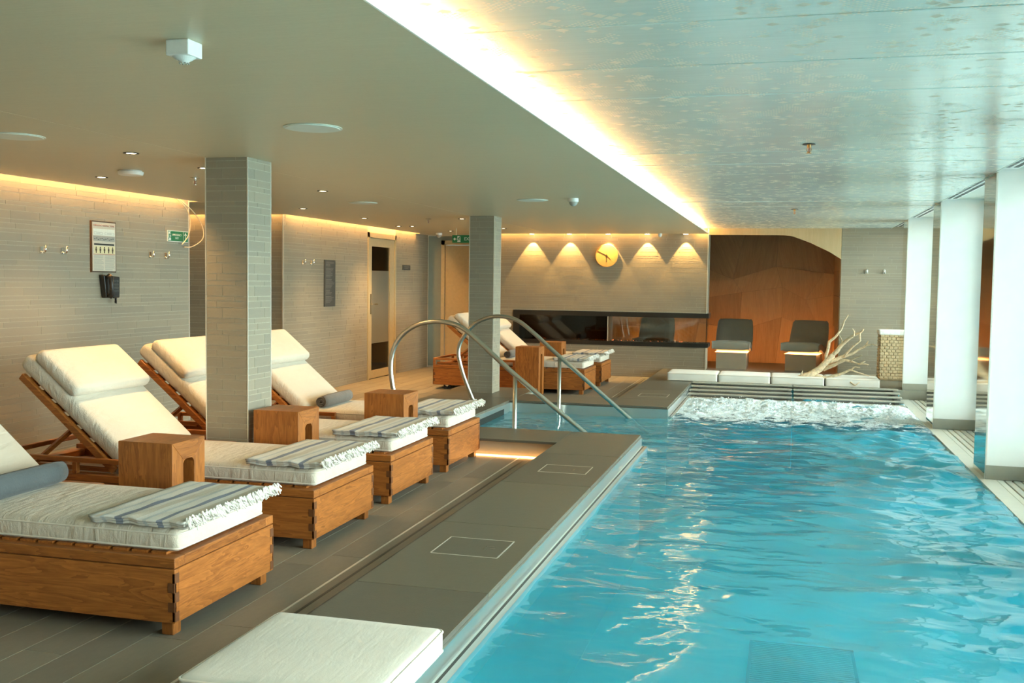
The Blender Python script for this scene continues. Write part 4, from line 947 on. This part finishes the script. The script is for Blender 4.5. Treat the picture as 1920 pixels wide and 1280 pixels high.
# plaques
pq = empty('rules_plaque', (XW, 11.741, 1.053)); tag(pq, 'tall narrow dark grey plaque with pale lines of text on the tiled wall', 'plaque'); MB().box(0, .012, 0, .317, 0, .59).build('plate', 'plaque', pq)
q = MB(); rg = random.Random(2)
for i in range(34):
    z = .56 - i * .0155
    if i in (4, 13, 22, 27): continue
    q.box(.012, .0128, .03, .03 + rg.uniform(.12, .25), z, z + .006)
q.build('text_lines', 'plaque_text', pq)
pq = empty('door_plaque', (XW, 14.452, 1.555)); tag(pq, 'small dark plaque on the wall right of the glass door', 'plaque'); MB().box(0, .012, 0, .318, 0, .075).build('plate', 'plaque', pq); MB().box(.012, .0128, .04, .27, .045, .055).box(.012, .0128, .04, .22, .022, .03).build('text_lines', 'plaque_text', pq)
pq = empty('access_panel', (XW, 14.93, 1.08)); tag(pq, 'flush tiled access panel outlined by a thin joint beside the glass door', 'panel'); q = MB(); q.box(.0, .003, 0, .40, .45, .455); q.box(.0, .003, 0, .005, 0, .455); q.box(.0, .003, .395, .40, 0, .455); q.build('outline', 'grout', pq)
# hanging exit sign
hs_ = empty('hanging_exit_sign', (-4.49, 13.5, 1.93)); tag(hs_, 'green exit sign hanging from the ceiling beside the far column', 'sign')
MB().box(0, .40, 0, .02, 0, .105).build('sign_face', 'green_sign', hs_); [MB().box(a_, a_ + .01, .006, .014, .105, .201).build('hanger', 'trim_metal', hs_) for a_ in (.05, .34)]
text('EXIT', .06, 'sign_white', hs_, face_ny(.235, .052, -.001)); q = MB(); q.prism([(.015, .052), (.04, .075), (.04, .059), (.06, .059), (.06, .045), (.04, .045), (.04, .029)], 1, -.001, 0); q.build('arrow', 'sign_white', hs_)
MB().box(.075, .12, -.001, 0, .012, .093).build('door_symbol', 'sign_white', hs_); running_man(hs_, face_ny(.098, .048, -.0012), 1.2, 'green_sign')
# clock
ck = empty('wall_clock', (-2.59, YB, 1.81)); tag(ck, 'round plain wooden clock on the tiled wall under the spotlights', 'clock')
bevel(MB().disc((0, 0), .172, .172, -.035, 0, 48, 1).build('face', 'clock_wood', ck), .006)
for nm, a, L, wd_ in (('hour_hand', 180, .10, .005), ('minute_hand', 296, .145, .004), ('second_hand', 133, .085, .002)):
    m = MB().box(-wd_, wd_, -.039, -.0355, -.02, L); o = m.build(nm, 'brown_dark', ck); o.rotation_euler = (0, math.radians(a), 0)
MB().disc((0, 0), .008, .008, -.042, -.035, 16, 1).build('hub', 'brown_dark', ck)

# ---------------- ceiling fittings
def spot(name, loc, power, ang, blend, parent, rot=(0, 0, 0), rad=.02, col=(1, .66, .30)):
    ld = bpy.data.lights.new(name, 'SPOT'); ld.energy = power; ld.spot_size = math.radians(ang); ld.spot_blend = blend; ld.color = col; ld.shadow_soft_size = rad
    o = bpy.data.objects.new(name, ld); COL.objects.link(o); o.location = loc; o.rotation_euler = rot; o.parent = parent
dls = [(-3.765, 5.282, 'before the near column'), (-4.90, 6.516, 'near the wall with the telephone'), (-3.77, 6.077, 'just behind the near column'), (-3.729, 7.794, 'over the lounger with the grey roll'), (-4.87, 9.712, 'opposite the side passage'),
       (-4.857, 11.283, 'near the dark plaque wall'), (-5.086, 12.975, 'closest to the glass door'), (-4.887, 12.98, 'one of the pair by the glass door, farther from the wall'), (-3.688, 11.441, 'behind the far column'), (-4.761, 14.239, 'above the back corner door'), (-3.758, 13.527, 'over the loungers by the fireplace')]
for x, y, lb in dls:
    root = empty('downlight', (x, y, ZC)); tag(root, 'small round recessed downlight ' + lb, 'downlight', 'recessed ceiling downlights')
    m = MB(); N = 24; vs = []
    for rr, z in ((.046, 0), (.046, -.004), (.032, -.004), (.030, -.001)):
        for i in range(N): a = 2 * math.pi * i / N; vs.append((rr * math.cos(a), rr * math.sin(a), z))
    m.add(vs, [(k2 * N + i, k2 * N + (i + 1) % N, (k2 + 1) * N + (i + 1) % N, (k2 + 1) * N + i) for k2 in range(3) for i in range(N)]); m.build('trim_ring', 'black_metal', root, True)
    MB().disc((0, 0), .030, .030, -.0018, -.0008, 20).build('lens', 'lamp_lens', root); spot('downlight_beam', (0, 0, -.01), 46, 105, .8, root, col=(1, .58, .22))
for i, x in enumerate((-3.734, -3.151, -2.564, -1.98, -1.415)):
    root = empty('wall_washer', (x, YB - .10, ZC)); tag(root, ['recessed wall spotlight at the column end of the clock wall', 'recessed wall spotlight between the column end and the clock', 'recessed wall spotlight straight above the clock', 'recessed wall spotlight on the alcove side of the clock', 'recessed wall spotlight nearest the pool ceiling edge'][i], 'spotlight', 'spotlights washing the clock wall')
    MB().disc((0, 0), .045, .045, -.004, .0, 24).build('trim_ring', 'trim_metal', root); MB().disc((0, 0), .034, .034, -.0055, -.004, 20).build('lens', 'lamp_lens', root); spot('spot_beam', (0, 0, -.012), 38, 68, .22, root, (math.radians(7), 0, 0), .008, (1, .58, .18))
for x, y, lb in ((-2.225, 4.54, 'over the middle loungers'), (-3.93, 4.54, 'toward the tiled wall with the telephone'), (-3.90, 9.02, 'near the side passage'), (-2.20, 8.87, 'above the pool steps')):
    root = empty('ceiling_speaker', (x, y, ZC)); tag(root, 'flat round ceiling loudspeaker ' + lb, 'loudspeaker', 'flush ceiling loudspeakers'); MB().disc((0, 0), .142, .140, -.004, 0, 48).build('rim', 'soffit', root); MB().disc((0, 0), .128, .130, -.007, -.004, 48).build('grille', 'soffit', root)
root = empty('fire_detector', (-1.825, 2.83, ZC)); tag(root, 'white square fire detector with round sensor on the ceiling', 'detector'); bevel(MB().box(-.04, .04, -.04, .04, -.048, 0).build('housing', 'white_plastic', root), .004); MB().disc((0, 0), .022, .036, -.058, -.048, 28).build('sensor_base', 'white_plastic', root); MB().disc((0, 0), .010, .020, -.066, -.058, 24).build('sensor_dome', 'white_plastic', root)
q = MB()
for i in range(8): a = i * math.pi / 4; q.box(.014 * math.cos(a) - .002, .014 * math.cos(a) + .002, .014 * math.sin(a) - .002, .014 * math.sin(a) + .002, -.0685, -.0655)
q.build('sensor_slots', 'sign_grey', root)
root = empty('smoke_detector', (-4.392, 6.153, ZC)); tag(root, 'flat white round smoke detector on the ceiling before the telephone wall', 'detector'); bevel(MB().disc((0, 0), .080, .088, -.032, -.006, 40).build('housing', 'white_plastic', root), .006); MB().disc((0, 0), .075, .075, -.006, 0, 32).build('mount', 'white_plastic', root)
def sprinkler(x, y, z, lb, mat='chrome'):
    root = empty('sprinkler_head', (x, y, z)); tag(root, lb, 'sprinkler', 'ceiling sprinklers'); MB().disc((0, 0), .038, .034, -.004, 0, 24).build('escutcheon', 'black_metal' if mat != 'chrome' else 'chrome', root)
    m = MB(); m.disc((0, 0), .011, .011, -.022, -.004, 12); m.tube([(.010, 0, -.02), (.013, 0, -.035), (.003, 0, -.05)], .0022, 6); m.tube([(-.010, 0, -.02), (-.013, 0, -.035), (-.003, 0, -.05)], .0022, 6); m.disc((0, 0), .014, .014, -.053, -.050, 14); m.build('head', mat, root)
    MB().disc((0, 0), .003, .003, -.050, -.022, 8).build('bulb', 'sign_red', root)
plain('brass', (.45, .26, .10), .3, .8, bump=0)
sprinkler(-4.204, 6.647, ZC, 'ceiling sprinkler beside the near tiled column'); sprinkler(-4.099, 11.421, ZC, 'small ceiling sprinkler near the far column'); sprinkler(.114, 6.152, ZU, 'brass sprinkler in the middle of the perforated pool ceiling', 'brass'); sprinkler(.082, 11.338, ZU, 'brass sprinkler on the pool ceiling above the foam', 'brass')
def dome(x, y, lb, rr=.045):
    root = empty('dome_camera', (x, y, ZC)); tag(root, lb, 'camera', 'white dome cameras'); MB().disc((0, 0), rr, rr, -.03, 0, 28).build('housing', 'white_plastic', root); m = MB(); vs = []; N = 20
    for j in range(5):
        a = j / 5 * math.pi / 2
        for i in range(N): b = 2 * math.pi * i / N; vs.append((rr * .85 * math.cos(a) * math.cos(b), rr * .85 * math.cos(a) * math.sin(b), -.03 - rr * .85 * math.sin(a)))
    vs.append((0, 0, -.03 - rr * .85)); fs = [(j * N + i, j * N + (i + 1) % N, (j + 1) * N + (i + 1) % N, (j + 1) * N + i) for j in range(4) for i in range(N)] + [(4 * N + i, 4 * N + (i + 1) % N, 5 * N) for i in range(N)]
    m.add(vs, [q[::-1] for q in fs]); m.build('dome', 'sign_grey' if rr > .04 else 'white_plastic', root, True)
dome(-1.80, 8.74, 'white dome camera near the lit ceiling edge above the pool steps'); dome(-5.164, 14.876, 'white dome camera by the back corner door', .05); dome(-1.78, 14.95, 'tiny white dome camera between the clock wall spotlights', .03)
